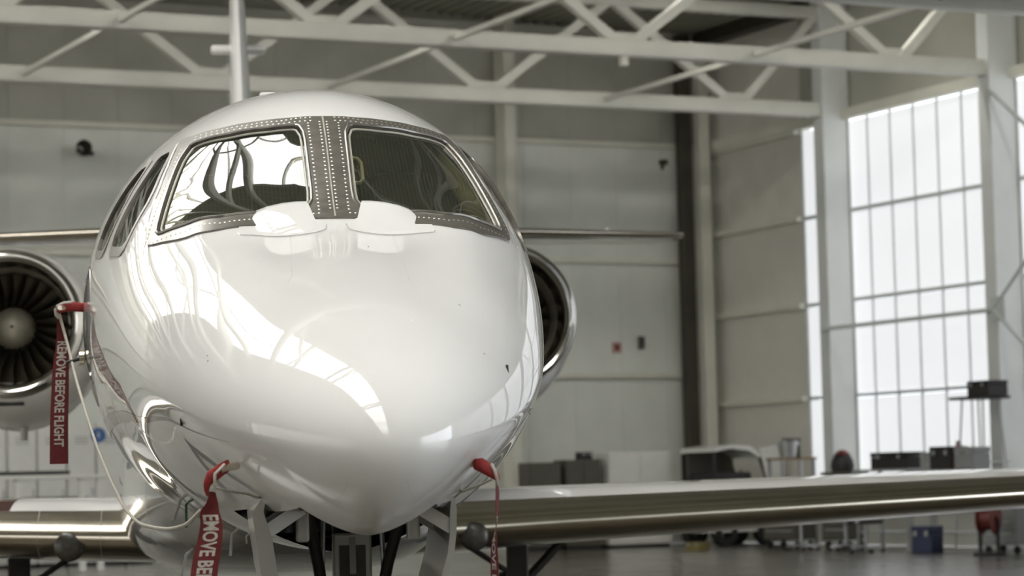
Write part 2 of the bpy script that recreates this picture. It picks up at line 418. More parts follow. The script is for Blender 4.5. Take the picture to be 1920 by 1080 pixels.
sk = tag(MB().box(SL0-0.06, SL0+0.02, YF, YB, roof_z(SL0)-0.05, roof_z(SL0)+0.3).build('window_30', 'steel'), kind='structure')
MB().box(SL1-0.02, SL1+0.06, YF, YB, roof_z(SL1)-0.05, roof_z(SL1)+0.3).build('kerb', 'steel', sk)
spm = MB().box(SL0+0.02, SL1-0.02, 0.02, 1.23, EAVE+0.70, EAVE+0.72).mesh('skylight_pane', 'sky')
sbm = MB().box(SL0+0.02, SL1-0.02, -0.02, 0.02, EAVE+0.58, EAVE+0.72).mesh('glazing_bar', 'steel')
y = YF
while y < YB-0.5:
    inst(spm, 'skylight_pane', sk, (0, y, 0)); inst(sbm, 'glazing_bar', sk, (0, y, 0)); y += 1.25
MB().box(1.91, 1.99, YF, YB, EAVE+0.55, EAVE+0.72).build('ridge_bar', 'steel', sk)

# --- roof trusses
NODE, NSP, ZB, ZT = 23.85, 4.88, 7.79, 9.55
def make_truss():
    t = empty('roof_truss', (0, 0, 0))
    MB().box(XL+0.6, 25.56, -0.12, 0.12, ZB-0.13, ZB+0.13, 0.03).build('bottom_chord', 'steel', t, True, 30)
    MB().box(XL+0.6, 25.56, -0.11, 0.11, ZT-0.11, ZT+0.11, 0.03).build('top_chord', 'steel', t, True, 30)
    d1 = MB().bar((-0.12, 0, ZB+0.08), (-NSP/2+0.08, 0, ZT-0.05), 0.15, 0.15).mesh('diagonal', 'steel')
    d2 = MB().bar((0.12, 0, ZB+0.08), (NSP/2-0.08, 0, ZT-0.05), 0.15, 0.15).mesh('diagonal', 'steel')
    gm = MB().box(-0.28, 0.28, -0.02, 0.02, ZB+0.1, ZB+0.24).mesh('gusset', 'steel')
    k = 0
    while NODE - k*NSP > XL + 2:
        xx = NODE - k*NSP
        inst(d1, 'diagonal', t, (xx, 0, 0))
        if k > 0: inst(d2, 'diagonal', t, (xx, 0, 0))
        inst(gm, 'gusset', t, (xx, 0, 0)); k += 1
    MB().bar((NODE+0.12, 0, ZB+0.08), (25.5, 0, ZT-0.1), 0.15, 0.15).build('diagonal', 'steel', t)
    return t
proto = make_truss()
TRY = [40.47, 35.44, 30.41, 25.38, 20.35, 15.32, 10.29, 5.26, 0.23, -4.8, -9.83]
tl = {0: 'farthest pale steel roof truss, its lower chord just above the aircraft cabin roof',
      1: 'pale steel roof truss with its lower chord running the full picture width',
      2: 'nearest visible roof truss, only its lower chord showing at the top right corner'}
for k, yy in enumerate(TRY):
    t = proto if k == 0 else copy_tree(proto)
    t.location.y = yy
    tag(t, tl.get(k, 'pale steel roof truss above the aircraft, seen only mirrored in its paint'), 'truss', 'roof trusses')
MB().tube([(18.95, 0, ZB-0.27), (18.95, 0, ZB-0.1)], 0.075, 12).build('rail_bolt', 'steel', [o for o in COL.objects if o.name.startswith('roof_truss') and abs(o.location.y-35.44) < .01][0], True)
for k, xx in enumerate((21.2, 16.1, 11.0, 5.9, -4.0, -9.0, -14.0)):
    lab = ['right-hand', 'middle', 'left-hand'][k] + ' slim tie rod running lengthwise between the roof trusses' if k < 3 else 'slim tie rod between the roof trusses out of view'
    tag(MB().bar((xx, TRY[-1], ZB), (xx, TRY[0], ZB), 0.075, 0.075).build('tie_rod', 'steel'), lab, 'tie rod', 'lengthwise tie rods')

# daylight enters by the open door in the right wall: portal for the sky light
pl_ = bpy.data.lights.new('door_daylight', 'AREA'); pl_.shape = 'RECTANGLE'; pl_.size = 7.4; pl_.size_y = 17.3; pl_.cycles.is_portal = True
po = bpy.data.objects.new('door_daylight', pl_); COL.objects.link(po); po.location = (XR+0.15, (YF+3.4)/2, 3.7); po.rotation_euler = (0, math.radians(90), 0)

# fill lights added on two roof trusses out of view, to brighten the rear wall
def added_fill_light(xx, yy, tilt, watts, label):
    lp = empty('added_fill_light', (xx, yy, 9.28)); lp.rotation_euler = (math.radians(-tilt), 0, 0)
    MB().box(-0.30, 0.30, -0.14, 0.06, -0.2, 0.2, 0.02).build('housing', 'darksteel', lp, True)
    MB().box(-0.27, 0.27, 0.061, 0.07, -0.17, 0.17).build('lens', 'lamp', lp)
    for sx in (-1, 1): MB().bar((sx*0.315, -0.04, 0.0), (sx*0.315, -0.16, 0.36), 0.02, 0.05).build('yoke', 'darksteel', lp)
    MB().box(-0.33, 0.33, -0.20, -0.13, 0.34, 0.37).build('yoke_bridge', 'darksteel', lp)
    ld = bpy.data.lights.new('fill_area_light', 'AREA'); ld.shape = 'RECTANGLE'; ld.size = 0.5; ld.size_y = 0.3; ld.energy = watts; ld.color = (1.0, 0.97, 0.90)
    lo_ = bpy.data.objects.new('fill_area_light', ld); COL.objects.link(lo_); lo_.parent = lp; lo_.location = (0, 0.08, 0); lo_.rotation_euler = (math.radians(90), 0, 0)
    tag(lp, label, 'lamp', 'added fill lights above the picture')
for nm, xx in (('first', 5.5), ('second', 10.5), ('third', 15.5), ('fourth', 20.0), ('fifth', 24.0)):
    added_fill_light(xx, 35.95, 62, 34, '%s added fill light from the left on the second roof truss, above the picture' % nm)
for nm, xx in (('first', 7.5), ('second', 13.0), ('third', 18.5), ('fourth', 23.5)):
    added_fill_light(xx, 30.92, 34, 56, '%s added fill light from the left on the nearest roof truss, above the picture' % nm)

# small fittings on the rear wall
c = empty('loudspeaker', (13.35, YB-0.02, 7.28))
MB().box(-0.03, 0.03, -0.16, 0.0, -0.03, 0.03).build('bracket', 'darksteel', c)
MB().lathe([(-0.4, 0.15), (-0.3, 0.1), (-0.18, 0.06), (-0.14, 0.055)], 16, 'y').build('horn', 'darksteel', c, True)
MB().box(0.02, 0.24, -0.2, -0.1, -0.1, -0.03, 0.01).build('driver_box', 'darksteel', c)
tag(c, 'small dark horn loudspeaker high on the rear wall at left', 'loudspeaker')
c = empty('wall_lamp', (25.1, YB-0.02, 7.42)); MB().box(-0.06, 0.06, -0.16, 0, -0.05, 0.05, 0.01).build('housing', 'darksteel', c); MB().box(-0.02, 0.02, -0.06, 0, -0.14, -0.05).build('bracket', 'darksteel', c)
tag(c, 'small dark fitting high on the rear wall near the corner', 'lamp')
c = empty('extinguisher_sign', (24.0, YB-0.02, 3.80)); MB().box(-0.10, 0.10, -0.012, 0, -0.10, 0.10, 0.004).build('plate', 'pinkp', c); MB().box(-0.05, 0.05, -0.015, -0.012, -0.06, 0.06).build('pictogram', 'redp', c)
tag(c, 'small faded red square sign on the rear wall', 'sign')
c = empty('wall_switch_box', (24.52, YB-0.02, 3.89)); MB().box(-0.055, 0.055, -0.09, 0, -0.12, 0.12, 0.01).build('body', 'cabd', c); MB().box(-0.02, 0.02, -0.11, -0.09, -0.03, 0.05, 0.004).build('lever', 'box', c)
tag(c, 'small dark switch box beside the red sign on the rear wall', 'switch')

# ================================================================== THE AIRCRAFT
PAZ = math.radians(18.6); D0, OFF, ZC = 7.25, 0.515, 2.0
ptv = Vector((math.sin(PAZ), math.cos(PAZ), 0)); prv = Vector((math.cos(PAZ), -math.sin(PAZ), 0))
JET_LOC = ptv * D0 + prv * OFF
jet = empty('business_jet', JET_LOC, -PAZ)       # local x = right, y = aft, z = up
tag(jet, 'white twin engine business jet parked nose first with polished leading edges', 'airplane')

TAB = np.array([ # s, half width, top, bottom, height of widest point
(0,0,-.62,-.62,-.62),(.04,.13,-.52,-.71,-.62),(.15,.24,-.415,-.79,-.60),(.4,.37,-.29,-.862,-.565),(.8,.50,-.145,-.912,-.50),
(1.3,.615,.005,-.94,-.40),(1.9,.715,.177,-.955,-.30),(2.2,.755,.39,-.96,-.22),(2.5,.793,.59,-.965,-.17),(2.8,.828,.725,-.97,-.13),
(3.2,.867,.83,-.97,-.08),(3.8,.925,.912,-.97,-.03),(4.6,.965,.95,-.97,0),(5.5,.975,.965,-.97,0),(6.5,.978,.97,-.97,0),
(11.5,.978,.97,-.97,0),(14,.80,.93,-.60,.05),(17,.45,.75,.10,.4),(19,.06,.56,.44,.5)])
EXPN = np.array([(0,2),(1.5,1.95),(2.2,1.9),(3,1.9),(3.8,2.12),(5,2.12),(6,2),(19,2)])

def pchip(xs, ys, x):
    xs = np.array(xs, float); ys = np.array(ys, float); h = np.diff(xs); d = np.diff(ys)/h; m = np.zeros_like(xs)
    for i in range(1, len(xs)-1):
        if d[i-1]*d[i] > 0:
            a = 2*h[i]+h[i-1]; b = h[i]+2*h[i-1]; m[i] = (a+b)/(a/d[i-1]+b/d[i])
    m[0] = d[0]; m[-1] = d[-1]
    i = np.clip(np.searchsorted(xs, x)-1, 0, len(xs)-2); t = (x-xs[i])/h[i]
    return (1+2*t)*(1-t)**2*ys[i]+t*(1-t)**2*h[i]*m[i]+t*t*(3-2*t)*ys[i+1]+t*t*(t-1)*h[i]*m[i+1]
QG = np.linspace(0, math.sqrt(19), 2200)
def smooth_curve(y, sig):
    k = np.arange(-int(4*sig), int(4*sig)+1); g = np.exp(-k*k/(2*sig*sig)); g /= g.sum(); n = len(k)//2
    yp = np.concatenate([2*y[0]-y[n:0:-1], y, 2*y[-1]-y[-2:-n-2:-1]])
    return np.convolve(yp, g, 'valid')
TS = [smooth_curve(pchip(np.sqrt(TAB[:, 0]), TAB[:, i], QG), sg) for i, sg in ((1, 34), (2, 30), (3, 34), (4, 40))]
TAB2 = np.array([(0,-.62),(.04,-.52),(.15,-.415),(.4,-.29),(.8,-.145),(1.3,.06),(1.9,.30),(2.3,.50),(2.8,.725),(3.2,.83),(3.8,.912),(4.6,.95),(5.5,.965),(6.5,.97),(11.5,.97),(14,.93),(17,.75),(19,.56)])
T2S = smooth_curve(pchip(np.sqrt(TAB2[:, 0]), TAB2[:, 1], QG), 34)      # shoulder line: no notch before the windscreen
NS = smooth_curve(np.interp(QG**2, EXPN[:, 0], EXPN[:, 1]), 50)
KEEL_B = 0.42
def surf(s, phi):
    s = np.asarray(s, float); phi = np.asarray(phi, float); q = np.sqrt(np.maximum(s, 0))
    Wd, T, B, Mh = [np.interp(q, QG, a) for a in TS]; n = np.interp(q, QG, NS)
    k = np.clip((np.abs(np.degrees(phi))-15)/30, 0, 1); k = k*k*(3-2*k)
    T = T+(np.interp(q, QG, T2S)-T)*k
    c, sn = np.cos(phi), np.sin(phi)
    u = Wd*np.sign(sn)*np.abs(sn)**(2/n)
    w = Mh+np.where(c >= 0, T-Mh, Mh-B)*np.sign(c)*np.abs(c)**(2/n)
    # keel: the nose sides flatten towards the chin ahead of the cockpit
    b = KEEL_B*np.clip(s/0.25, 0, 1)*(1-np.clip((s-1.2)/1.1, 0, 1)**2*(3-2*np.clip((s-1.2)/1.1, 0, 1)))
    tau = np.clip((np.abs(np.degrees(np.arctan2(sn, c)))-90)/90, 0, 1); tau = tau*tau*(3-2*tau); low = c < 0
    u = np.where(low, (1-b)*u+b*Wd*np.sign(sn)*(1-tau), u)
    w = np.where(low, (1-b)*w+b*(Mh-(Mh-B)*tau), w)
    return np.stack([u, s*np.ones_like(u), w+ZC], -1)
def surfn(s, phi, off=0.0):
    s = np.asarray(s, float); phi = np.asarray(phi, float); e = 2e-3
    a = surf(s, phi)
    if np.all(np.asarray(off) == 0): return a
    dp = surf(s, phi+e)-surf(s, phi-e); ds = surf(s+e, phi)-surf(np.maximum(s-e, 1e-5), phi)
    n = np.cross(ds, dp); n /= np.linalg.norm(n, axis=-1, keepdims=True)+1e-12
    ctr = np.stack([0*s, s, ZC+0*s-0.1], -1)
    sg = np.sign(np.sum(n*(a-ctr), -1, keepdims=True))
    return a+n*sg*off
PR = 0.75
def to2(poly, sgn=1): return [(math.radians(p)*PR*sgn, s) for s, p in poly]
def chaikin(poly, it=2, r=0.18):
    for _ in range(it):
        out = []
        for i in range(len(poly)):
            a, b = poly[i], poly[(i+1) % len(poly)]
            out.append((a[0]+(b[0]-a[0])*r, a[1]+(b[1]-a[1])*r)); out.append((b[0]+(a[0]-b[0])*r, b[1]+(a[1]-b[1])*r))
        poly = out
    return poly
def resample(poly, d, closed=True):
    out = []
    for i in range(len(poly) if closed else len(poly)-1):
        a, b = poly[i], poly[(i+1) % len(poly)]; L = math.hypot(b[0]-a[0], b[1]-a[1]); n = max(1, int(math.ceil(L/d)))
        for k in range(n): out.append((a[0]+(b[0]-a[0])*k/n, a[1]+(b[1]-a[1])*k/n))
    if not closed: out.append(poly[-1])
    return out
def inpoly(px, py, poly):
    px = np.asarray(px); py = np.asarray(py); r = np.zeros(px.shape, bool); n = len(poly)
    for i in range(n):
        x1, y1 = poly[i]; x2, y2 = poly[(i+1) % n]
        if y1 == y2: continue
        c = ((y1 > py) != (y2 > py)) & (px < (x2-x1)*(py-y1)/(y2-y1)+x1); r ^= c
    return r
def lift(p2, off):
    a = np.array(p2); return surfn(a[:, 1], a[:, 0]/PR, off)
def patch(outer, holes=(), off=0.003, skirt=0.012, res=0.03):
    outer = resample(outer, res); holes = [resample(h, res) for h in holes]
    pts = list(outer); edges = [(i, (i+1) % len(outer)) for i in range(len(outer))]
    for h in holes:
        n0 = len(pts); pts += h; edges += [(n0+i, n0+(i+1) % len(h)) for i in range(len(h))]
    xs = [p[0] for p in outer]; ys = [p[1] for p in outer]
    gx, gy = np.meshgrid(np.arange(min(xs), max(xs), res), np.arange(min(ys), max(ys), res))
    gx, gy = gx.ravel()+0.0013, gy.ravel()+0.0017
    ok = inpoly(gx, gy, outer)
    for h in holes: ok &= ~inpoly(gx, gy, h)
    B = np.array(pts)
    g = [(a, b) for a, b in zip(gx[ok], gy[ok]) if np.min((B[:, 0]-a)**2+(B[:, 1]-b)**2) > (0.45*res)**2]
    pts2 = [Vector(p) for p in pts+g]
    vs, es, fs = delaunay_2d_cdt(pts2, edges, [], 0, 1e-6)[:3]
    v2 = np.array([(v.x, v.y) for v in vs]); keep = []
    for f in fs:
        c = v2[list(f)].mean(0); k = inpoly(c[0:1], c[1:2], outer)[0]
        for h in holes: k = k and not inpoly(c[0:1], c[1:2], h)[0]
        if k: keep.append(tuple(f))
    m = MB(); m.add(lift(v2, off), keep)
    if skirt:
        for lp in [outer]+holes:
            t = lift(lp, off); b = lift(lp, off-skirt); n = len(lp)
            m.add(np.concatenate([t, b]), [(i, (i+1) % n, n+(i+1) % n, n+i) for i in range(n)])
    return m
def membrane(m, nb, k):
    """flatten a curved patch towards the taut surface through its edge"""
    v = np.array(m.v); n = len(v); A = np.zeros((n, n)); cnt = {}
    for f in m.f:
        for i in range(len(f)):
            a, b = f[i], f[(i+1) % len(f)]; A[a, b] = A[b, a] = 1; cnt[frozenset((a, b))] = cnt.get(frozenset((a, b)), 0)+1
    fixed = np.zeros(n, bool)
    for e, c in cnt.items():
        if c == 1:
            for q in e: fixed[q] = True
    Dg = np.maximum(A.sum(1), 1); x = v.copy(); fr = np.where(~fixed)[0]; fx = np.where(fixed)[0]
    L = np.diag(Dg[fr])-A[np.ix_(fr, fr)]
    x[fr] = np.linalg.solve(L, A[np.ix_(fr, fx)] @ v[fx])
    m.v = [tuple(p) for p in v*(1-k)+x*k]
    return m
def strip(path, w, off=0.0012):
    """thin ribbon on the skin along path [(s,phi_deg)], width w or per-point widths"""
    p = resample([(math.radians(b)*PR, a) for a, b in path], 0.03, False); n = len(p)
    if not isinstance(w, (int, float)):
        w = np.interp(np.linspace(0, 1, n), np.linspace(0, 1, len(w)), w)
    else: w = [w]*n
    L = []; Rr = []
    for i in range(n):
        a, b = p[max(i-1, 0)], p[min(i+1, n-1)]; dx, dy = b[0]-a[0], b[1]-a[1]; l = math.hypot(dx, dy)+1e-9
        nx, ny = -dy/l*w[i]/2, dx/l*w[i]/2
        L.append((p[i][0]+nx, p[i][1]+ny)); Rr.append((p[i][0]-nx, p[i][1]-ny))
    return MB().add(np.concatenate([lift(L, off), lift(Rr, off)]), [(i, i+1, n+i+1, n+i) for i in range(n-1)])

P1 = [(2.53,6.4),(2.575,16),(2.675,26.5),(2.87,36),(2.77,40.2),(2.48,47.5),(2.22,54.5),(2.03,44),(1.955,34),(1.975,24.5),(1.95,6.4)]
P2_ = [(3.10,41),(3.23,44.3),(3.12,50.8),(3.03,69.5),(2.64,66),(2.71,52)]
P3_ = [(3.34,47.5),(3.5,50),(3.62,73),(3.22,71.5),(3.2,60)]
FO = [(2.63,10),(2.70,19.3),(2.81,27),(3.0,34),(3.15,37),(3.04,39.6),(2.68,47),(2.28,60.5),(1.93,47),(1.825,37),(1.86,26.2),(1.88,10.3)]
panes = {}
for sg in (1, -1):
    panes['1', sg] = chaikin(to2(P1, sg), 2, 0.12)
    panes['2', sg] = chaikin(to2(P2_, sg), 2, 0.15)
    panes['3', sg] = chaikin(to2(P3_, sg), 2, 0.18)
frame_outer = chaikin([(0.0, 2.61)] + to2(FO, 1) + [(0.0, 1.87)] + to2(FO, -1)[::-1], 2, 0.16)
WELL_S0, WELL_S1, WELL_P = 0.46, 1.75, 37.0

# --- fuselage skin with real openings for the windows and the nose gear bay
S = np.concatenate([np.linspace(0.012, 0.55, 40)**2, np.arange(0.325, 3.85, 0.022), np.arange(3.87, 5.5, 0.08), np.arange(5.6, 19.01, 0.2)])
NP_ = 288
PHI = np.linspace(-math.pi, math.pi, NP_, endpoint=False)
SS, PP = np.meshgrid(S, PHI, indexing='ij')
V = surf(SS, PP)
ins = np.zeros(SS.shape, bool)
for k, pl in panes.items(): ins |= inpoly(PP*PR, SS, pl)
wellm = (SS > WELL_S0) & (SS < WELL_S1) & (np.abs(np.abs(PP)-math.pi) < math.radians(WELL_P))
m = MB(); vs = V.reshape(-1, 3); fs_paint = []; fs_belly = []
ns = len(S)
for i in range(ns-1):
    for j in range(NP_):
        j2 = (j+1) % NP_
        if ins[i, j] or ins[i+1, j] or ins[i, j2] or ins[i+1, j2]: continue
        if wellm[i, j] and wellm[i+1, j] and wellm[i, j2] and wellm[i+1, j2]: continue
        fs_paint.append((i*NP_+j, i*NP_+j2, (i+1)*NP_+j2, (i+1)*NP_+j))
tip = len(vs)
m.add(np.concatenate([vs, [[0, 0, ZC-0.62]]]), fs_paint + [(j, (j+1) % NP_, tip) for j in range(NP_)] )
m.f.append(tuple((ns-1)*NP_+j for j in range(NP_)))
fus = m.build('fuselage', 'paint', jet, True, 60)

# --- windscreen: riveted metal frame, panes, seals
wf_ = patch(frame_outer, [panes['1', 1], panes['1', -1]], off=0.007, skirt=0.022).build('windscreen_frame', 'frame', jet, True, 35)
for sg in (1, -1):
    membrane(patch(panes['1', sg], (), off=-0.006, skirt=0), len(resample(panes['1', sg], 0.03)), 0.75).build('windscreen_pane', 'glass', wf_, True)
    pp = resample(panes['1', sg], 0.02); c = np.mean(pp, 0)
    q = [(c[0]+(a-c[0])*0.965, c[1]+(b-c[1])*0.955) for a, b in pp]
    MB().tube(list(lift(q+[q[0]], -0.004)), 0.0045, 6, False).build('window_seal', 'seal', wf_, True)
    pp2 = [(c[0]+(a-c[0])*1.012, c[1]+(b-c[1])*1.012) for a, b in pp]
    MB().tube(list(lift(pp2+[pp2[0]], 0.008)), 0.006, 6, False).build('retainer_rim', 'frame', wf_, True)
    for key, nm in (('2', 'side_window'), ('3', 'side_window')):
        pl = panes[key, sg]; c = np.mean(pl, 0)
        big = [(c[0]+(a-c[0])*1.16+math.copysign(0.004, a-c[0]), c[1]+(b-c[1])*1.14) for a, b in pl]
        fr_ = patch(big, [pl], off=0.004, skirt=0.02, res=0.025).build(nm, 'frame', jet, True, 35)
        patch(pl, (), off=-0.005, skirt=0, res=0.03).build('side_pane', 'sglass', fr_, True)
# bright pillar strip along the frame's outer edge
for sg in (1, -1):
    strip([(3.10, sg*38.7), (2.86, sg*43.6), (2.66, sg*48.6), (2.28, sg*62.0)], 0.012, 0.010).build('edge_moulding', 'rivet', wf_)
strip([(2.615, 0), (2.3, 0), (1.875, 0)], 0.007, 0.009).build('post_seam', 'seal', wf_)
# rivets: one joined mesh, each a low dome
rv = MB()
def rivet(s, ph, r=0.0048):
    c = surfn(np.array([s]), np.array([math.radians(ph)]), 0.007)[0]
    d = surfn(np.array([s]), np.array([math.radians(ph)]), 0.0105)[0]
    n = Vector(d-c).normalized(); a = n.orthogonal().normalized(); b = n.cross(a); c = Vector(c)
    vs = [c+(a*math.cos(t)+b*math.sin(t))*r for t in [k*math.pi/3 for k in range(6)]] + [c+n*0.0012+(a*math.cos(t)+b*math.sin(t))*r*0.55 for t in [k*math.pi/3 for k in range(6)]]
    rv.add([v[:] for v in vs], [(k, (k+1) % 6, 6+(k+1) % 6, 6+k) for k in range(6)] + [tuple(range(6, 12))])
for k in range(25):
    t = k/24; s = 2.55-0.61*t
    for ph in (4.55, 1.15):
        for sg in (1, -1): rivet(s+(0.006 if ph < 2 else 0), sg*ph)
def rrow(path, n, r=0.0046):
    p = resample([(b, a) for a, b in path], 0.5, False); p = np.array([(q[1], q[0]) for q in p]); t = np.linspace(0, 1, len(p))
    for k in range(n):
        x = (k+0.5)/n
        for sg in (1, -1): rivet(np.interp(x, t, p[:, 0]), sg*np.interp(x, t, p[:, 1]), r)
rrow([(2.605, 3), (2.615, 12), (2.682, 20.5), (2.78, 27.5), (2.97, 34.8)], 24)
rrow([(2.57, 3), (2.585, 12), (2.65, 20.5), (2.755, 28.3), (2.93, 35.4)], 22)
rrow([(2.95, 38.6), (2.75, 43), (2.61, 46.5), (2.28, 57.8)], 22)
rrow([(1.91, 4), (1.915, 10.5), (1.92, 24), (1.89, 34), (1.975, 45.5), (2.2, 57)], 34)
tag(rv.build('rivets', 'rivet', wf_, True), kind='stuff')

# --- cockpit behind the glass
SC = np.arange(1.90, 4.25, 0.03); PC = np.radians(np.arange(-112, 112.1, 2.0))
S2, P2 = np.meshgrid(SC, PC, indexing='ij'); V2 = surfn(S2, P2, -0.05)
in2 = np.zeros(S2.shape, bool)
for k, pl in panes.items(): in2 |= inpoly(P2*PR, S2, pl)
m = MB(); fs = []; npc = len(PC)
for i in range(len(SC)-1):
    for j in range(npc-1):
        if in2[i, j] or in2[i+1, j] or in2[i, j+1] or in2[i+1, j+1]: continue
        fs.append((i*npc+j, i*npc+j+1, (i+1)*npc+j+1, (i+1)*npc+j))
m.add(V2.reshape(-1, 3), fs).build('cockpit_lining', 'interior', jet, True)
ring = surfn(np.full(61, 4.22), np.radians(np.linspace(-110, 110, 61)), -0.05)
MB().add(list(ring), [tuple(range(61))]).build('cockpit_bulkhead', 'interior', jet)
MB().add([(-0.60, 1.95, 1.72), (0.60, 1.95, 1.72), (0.80, 4.2, 1.72), (-0.80, 4.2, 1.72)], [(0, 1, 2, 3)]).build('cockpit_floor', 'interior', jet)
gs = MB()
rings = []
for k in range(13):
    a = -1+2*k/12; u = 0.56*a; bow = 0.10*(1-a*a)
    z = 2.115+0.055*(1-a*a); y0 = 2.02+0.24*a*a; y1 = 2.52+0.16*a*a
    rings.append([(u, y0, z-0.03), (u, y0+0.06, z+0.012+bow*0.2), (u, y1-0.05, z+0.05+bow*0.3), (u, y1, z+0.03+bow*0.3), (u, y1, z-0.14)])
gs.loft(rings, True, True).build('glareshield', 'interior', jet, True, 50)
for sg in (1, -1):
    pts = lift([(math.radians(p)*PR*sg, s) for s, p in ((2.92, 35.5), (2.79, 39.8), (2.62, 44), (2.47, 47.6), (2.33, 51.3), (2.21, 55))], -0.055)
    MB().tube(list(pts), [0.026, 0.03, 0.036, 0.04, 0.044, 0.046], 10).build('pillar_trim', 'trim', jet, True)
    # grab handle beside the centre post
    h = lift([(math.radians(a_)*PR*sg, s_) for a_, s_ in ((6.0, 2.335), (9.3, 2.33), (10.2, 2.305), (10.2, 2.20), (9.3, 2.172), (6.0, 2.168))], -0.022)
    MB().tube(list(h), 0.007, 8).build('grab_handle', 'trim', jet, True)
    seat = MB().box(sg*0.36-0.22, sg*0.36+0.22, 3.35, 3.5, 1.75, 2.32, 0.05).build('pilot_seat', 'seatm', jet, True)
    MB().box(sg*0.36-0.12, sg*0.36+0.12, 3.37, 3.46, 2.35, 2.52, 0.03).build('headrest', 'seatm', seat, True)
MB().box(-0.08, 0.08, 2.75, 3.5, 2.40, 2.52, 0.03).build('overhead_panel', 'interior', jet, True)

# --- bleed air nozzles at the windscreen foot
for sg in (1, -1):
    nz = [  # rows from front foot to rear, each left to right (inboard to outboard)
        [(0.056,1.768,2.134),(0.090,1.738,2.119),(0.145,1.745,2.116),(0.206,1.776,2.118),(0.262,1.785,2.122),(0.325,1.80,2.126)],
        [(0.063,1.790,2.150),(0.096,1.765,2.143),(0.148,1.768,2.140),(0.208,1.796,2.140),(0.262,1.808,2.140),(0.306,1.83,2.142)],
        [(0.090,1.905,2.240),(0.125,1.895,2.240),(0.175,1.895,2.236),(0.225,1.905,2.226),(0.264,1.912,2.210),(0.290,1.92,2.186)],
        [(0.096,1.935,2.252),(0.13,1.935,2.251),(0.178,1.935,2.246),(0.226,1.935,2.235),(0.264,1.94,2.219),(0.292,1.945,2.194)],
        [(0.098,2.02,2.262),(0.13,2.02,2.262),(0.178,2.02,2.257),(0.228,2.02,2.246),(0.266,2.02,2.232),(0.294,2.02,2.208)],
        [(0.098,2.02,2.18),(0.13,2.02,2.18),(0.178,2.02,2.18),(0.228,2.02,2.18),(0.266,2.02,2.17),(0.294,2.02,2.17)]]
    nz = [[(sg*a, b, c) for a, b, c in r] for r in nz]
    m = MB(); m.loft(nz, False, False)
    for col_ in (0, 5):   # side cheeks down to the skin
        top = [nz[r][col_] for r in range(5)]
        bot = [(p[0]+(-0.012 if col_ == 0 else 0.004)*sg, p[1], ZC+0.177*0+(0.09 if i == 0 else 0.10)) for i, p in enumerate(top)]
        m.add(top+bot, [(i, i+1, 5+i+1, 5+i) for i in range(4)])
    nzz = m.build('bleed_air_nozzle', 'paint_plain', jet, True, 28)
    fl = [(1.76, 3.8), (1.73, 7), (1.725, 12), (1.755, 18), (1.765, 25), (1.765, 30), (1.90, 28), (1.90, 8), (1.83, 3.4)]
    patch(chaikin(to2(fl, sg), 1, 0.2), (), off=0.0035, skirt=0.004).build('mounting_flange', 'paint_plain', nzz, True, 40)
    ol = [(1.82, 3.0), (1.76, 3.5), (1.726, 7), (1.72, 12), (1.75, 18), (1.76, 25), (1.76, 30.5)]
    strip([(a, sg*b) for a, b in ol], 0.0035, 0.002).build('flange_gap', 'seam', nzz)

# --- skin details: seams, stripes, probes
strip([(1.74, 16.3), (1.5, 17.0), (1.15, 18.4), (0.98, 19.4), (0.93, 22)], 0.0028).build('panel_seam', 'seam', jet)
strip([(1.74, -14.2), (1.5, -15.4), (1.1, -19.0), (1.04, -21.0)], 0.0028).build('panel_seam', 'seam', jet)
for sg in (1, -1):
    strip([(0.07, sg*150), (0.13, sg*152), (0.2, sg*150), (0.31, sg*146), (0.40, sg*146)], 0.0022).build('panel_seam', 'seam', jet)
    strip([(0.50, sg*102.6), (0.75, sg*103.6), (1.1, sg*105.2), (1.8, sg*109.5), (2.92, sg*114), (5.0, sg*118), (9.0, sg*119)], [0.002, 0.026, 0.045, 0.06, 0.07, 0.07, 0.07]).build('pinstripe', 'maroon', jet)
for s_, ph in ((1.0, -101.5), (0.71, 68.6)):
    c0 = surfn(np.array([s_]), np.array([math.radians(ph)]), 0.0)[0]; c1 = surfn(np.array([s_]), np.array([math.radians(ph)]), 0.02)[0]
    MB().bar(Vector(c0)+Vector((0, 0.004, 0.010)), Vector(c0)+Vector((0, -0.004, -0.014)), 0.008, 0.012).build('static_vane', 'black', jet)
for s_, ph, r in ((0.8, -64.5, 0.004), (0.83, -63, 0.003), (0.55, 20, 0.004), (0.9, 38, 0.003), (0.6, 55, 0.003), (1.5, 8, 0.003)):
    c0 = Vector(surfn(np.array([s_]), np.array([math.radians(ph)]), 0.0)[0]); c1 = Vector(surfn(np.array([s_]), np.array([math.radians(ph)]), 0.0025)[0])
    MB().tube([c0, c1], r, 8).build('drain_stud', 'rivet', jet, True)
# angle of attack vane on the image-left flank
MB().tube([(-0.925, 4.2, 1.840), (-0.97, 4.2, 1.832), (-1.022, 4.2, 1.818)], [0.009, 0.008, 0.006], 8).build('angle_vane', 'black', jet, True)
MB().lathe([(-0.02, 0.03), (0.0, 0.03), (0.004, 0.022)], 16, 'x', (-0.945, 4.2, 1.838)).build('vane_base', 'chrome', jet, True)
MB().tube([(0.925, 4.2, 1.840), (0.97, 4.2, 1.832), (1.022, 4.2, 1.818)], [0.009, 0.008, 0.006], 8).build('angle_vane', 'black', jet, True)
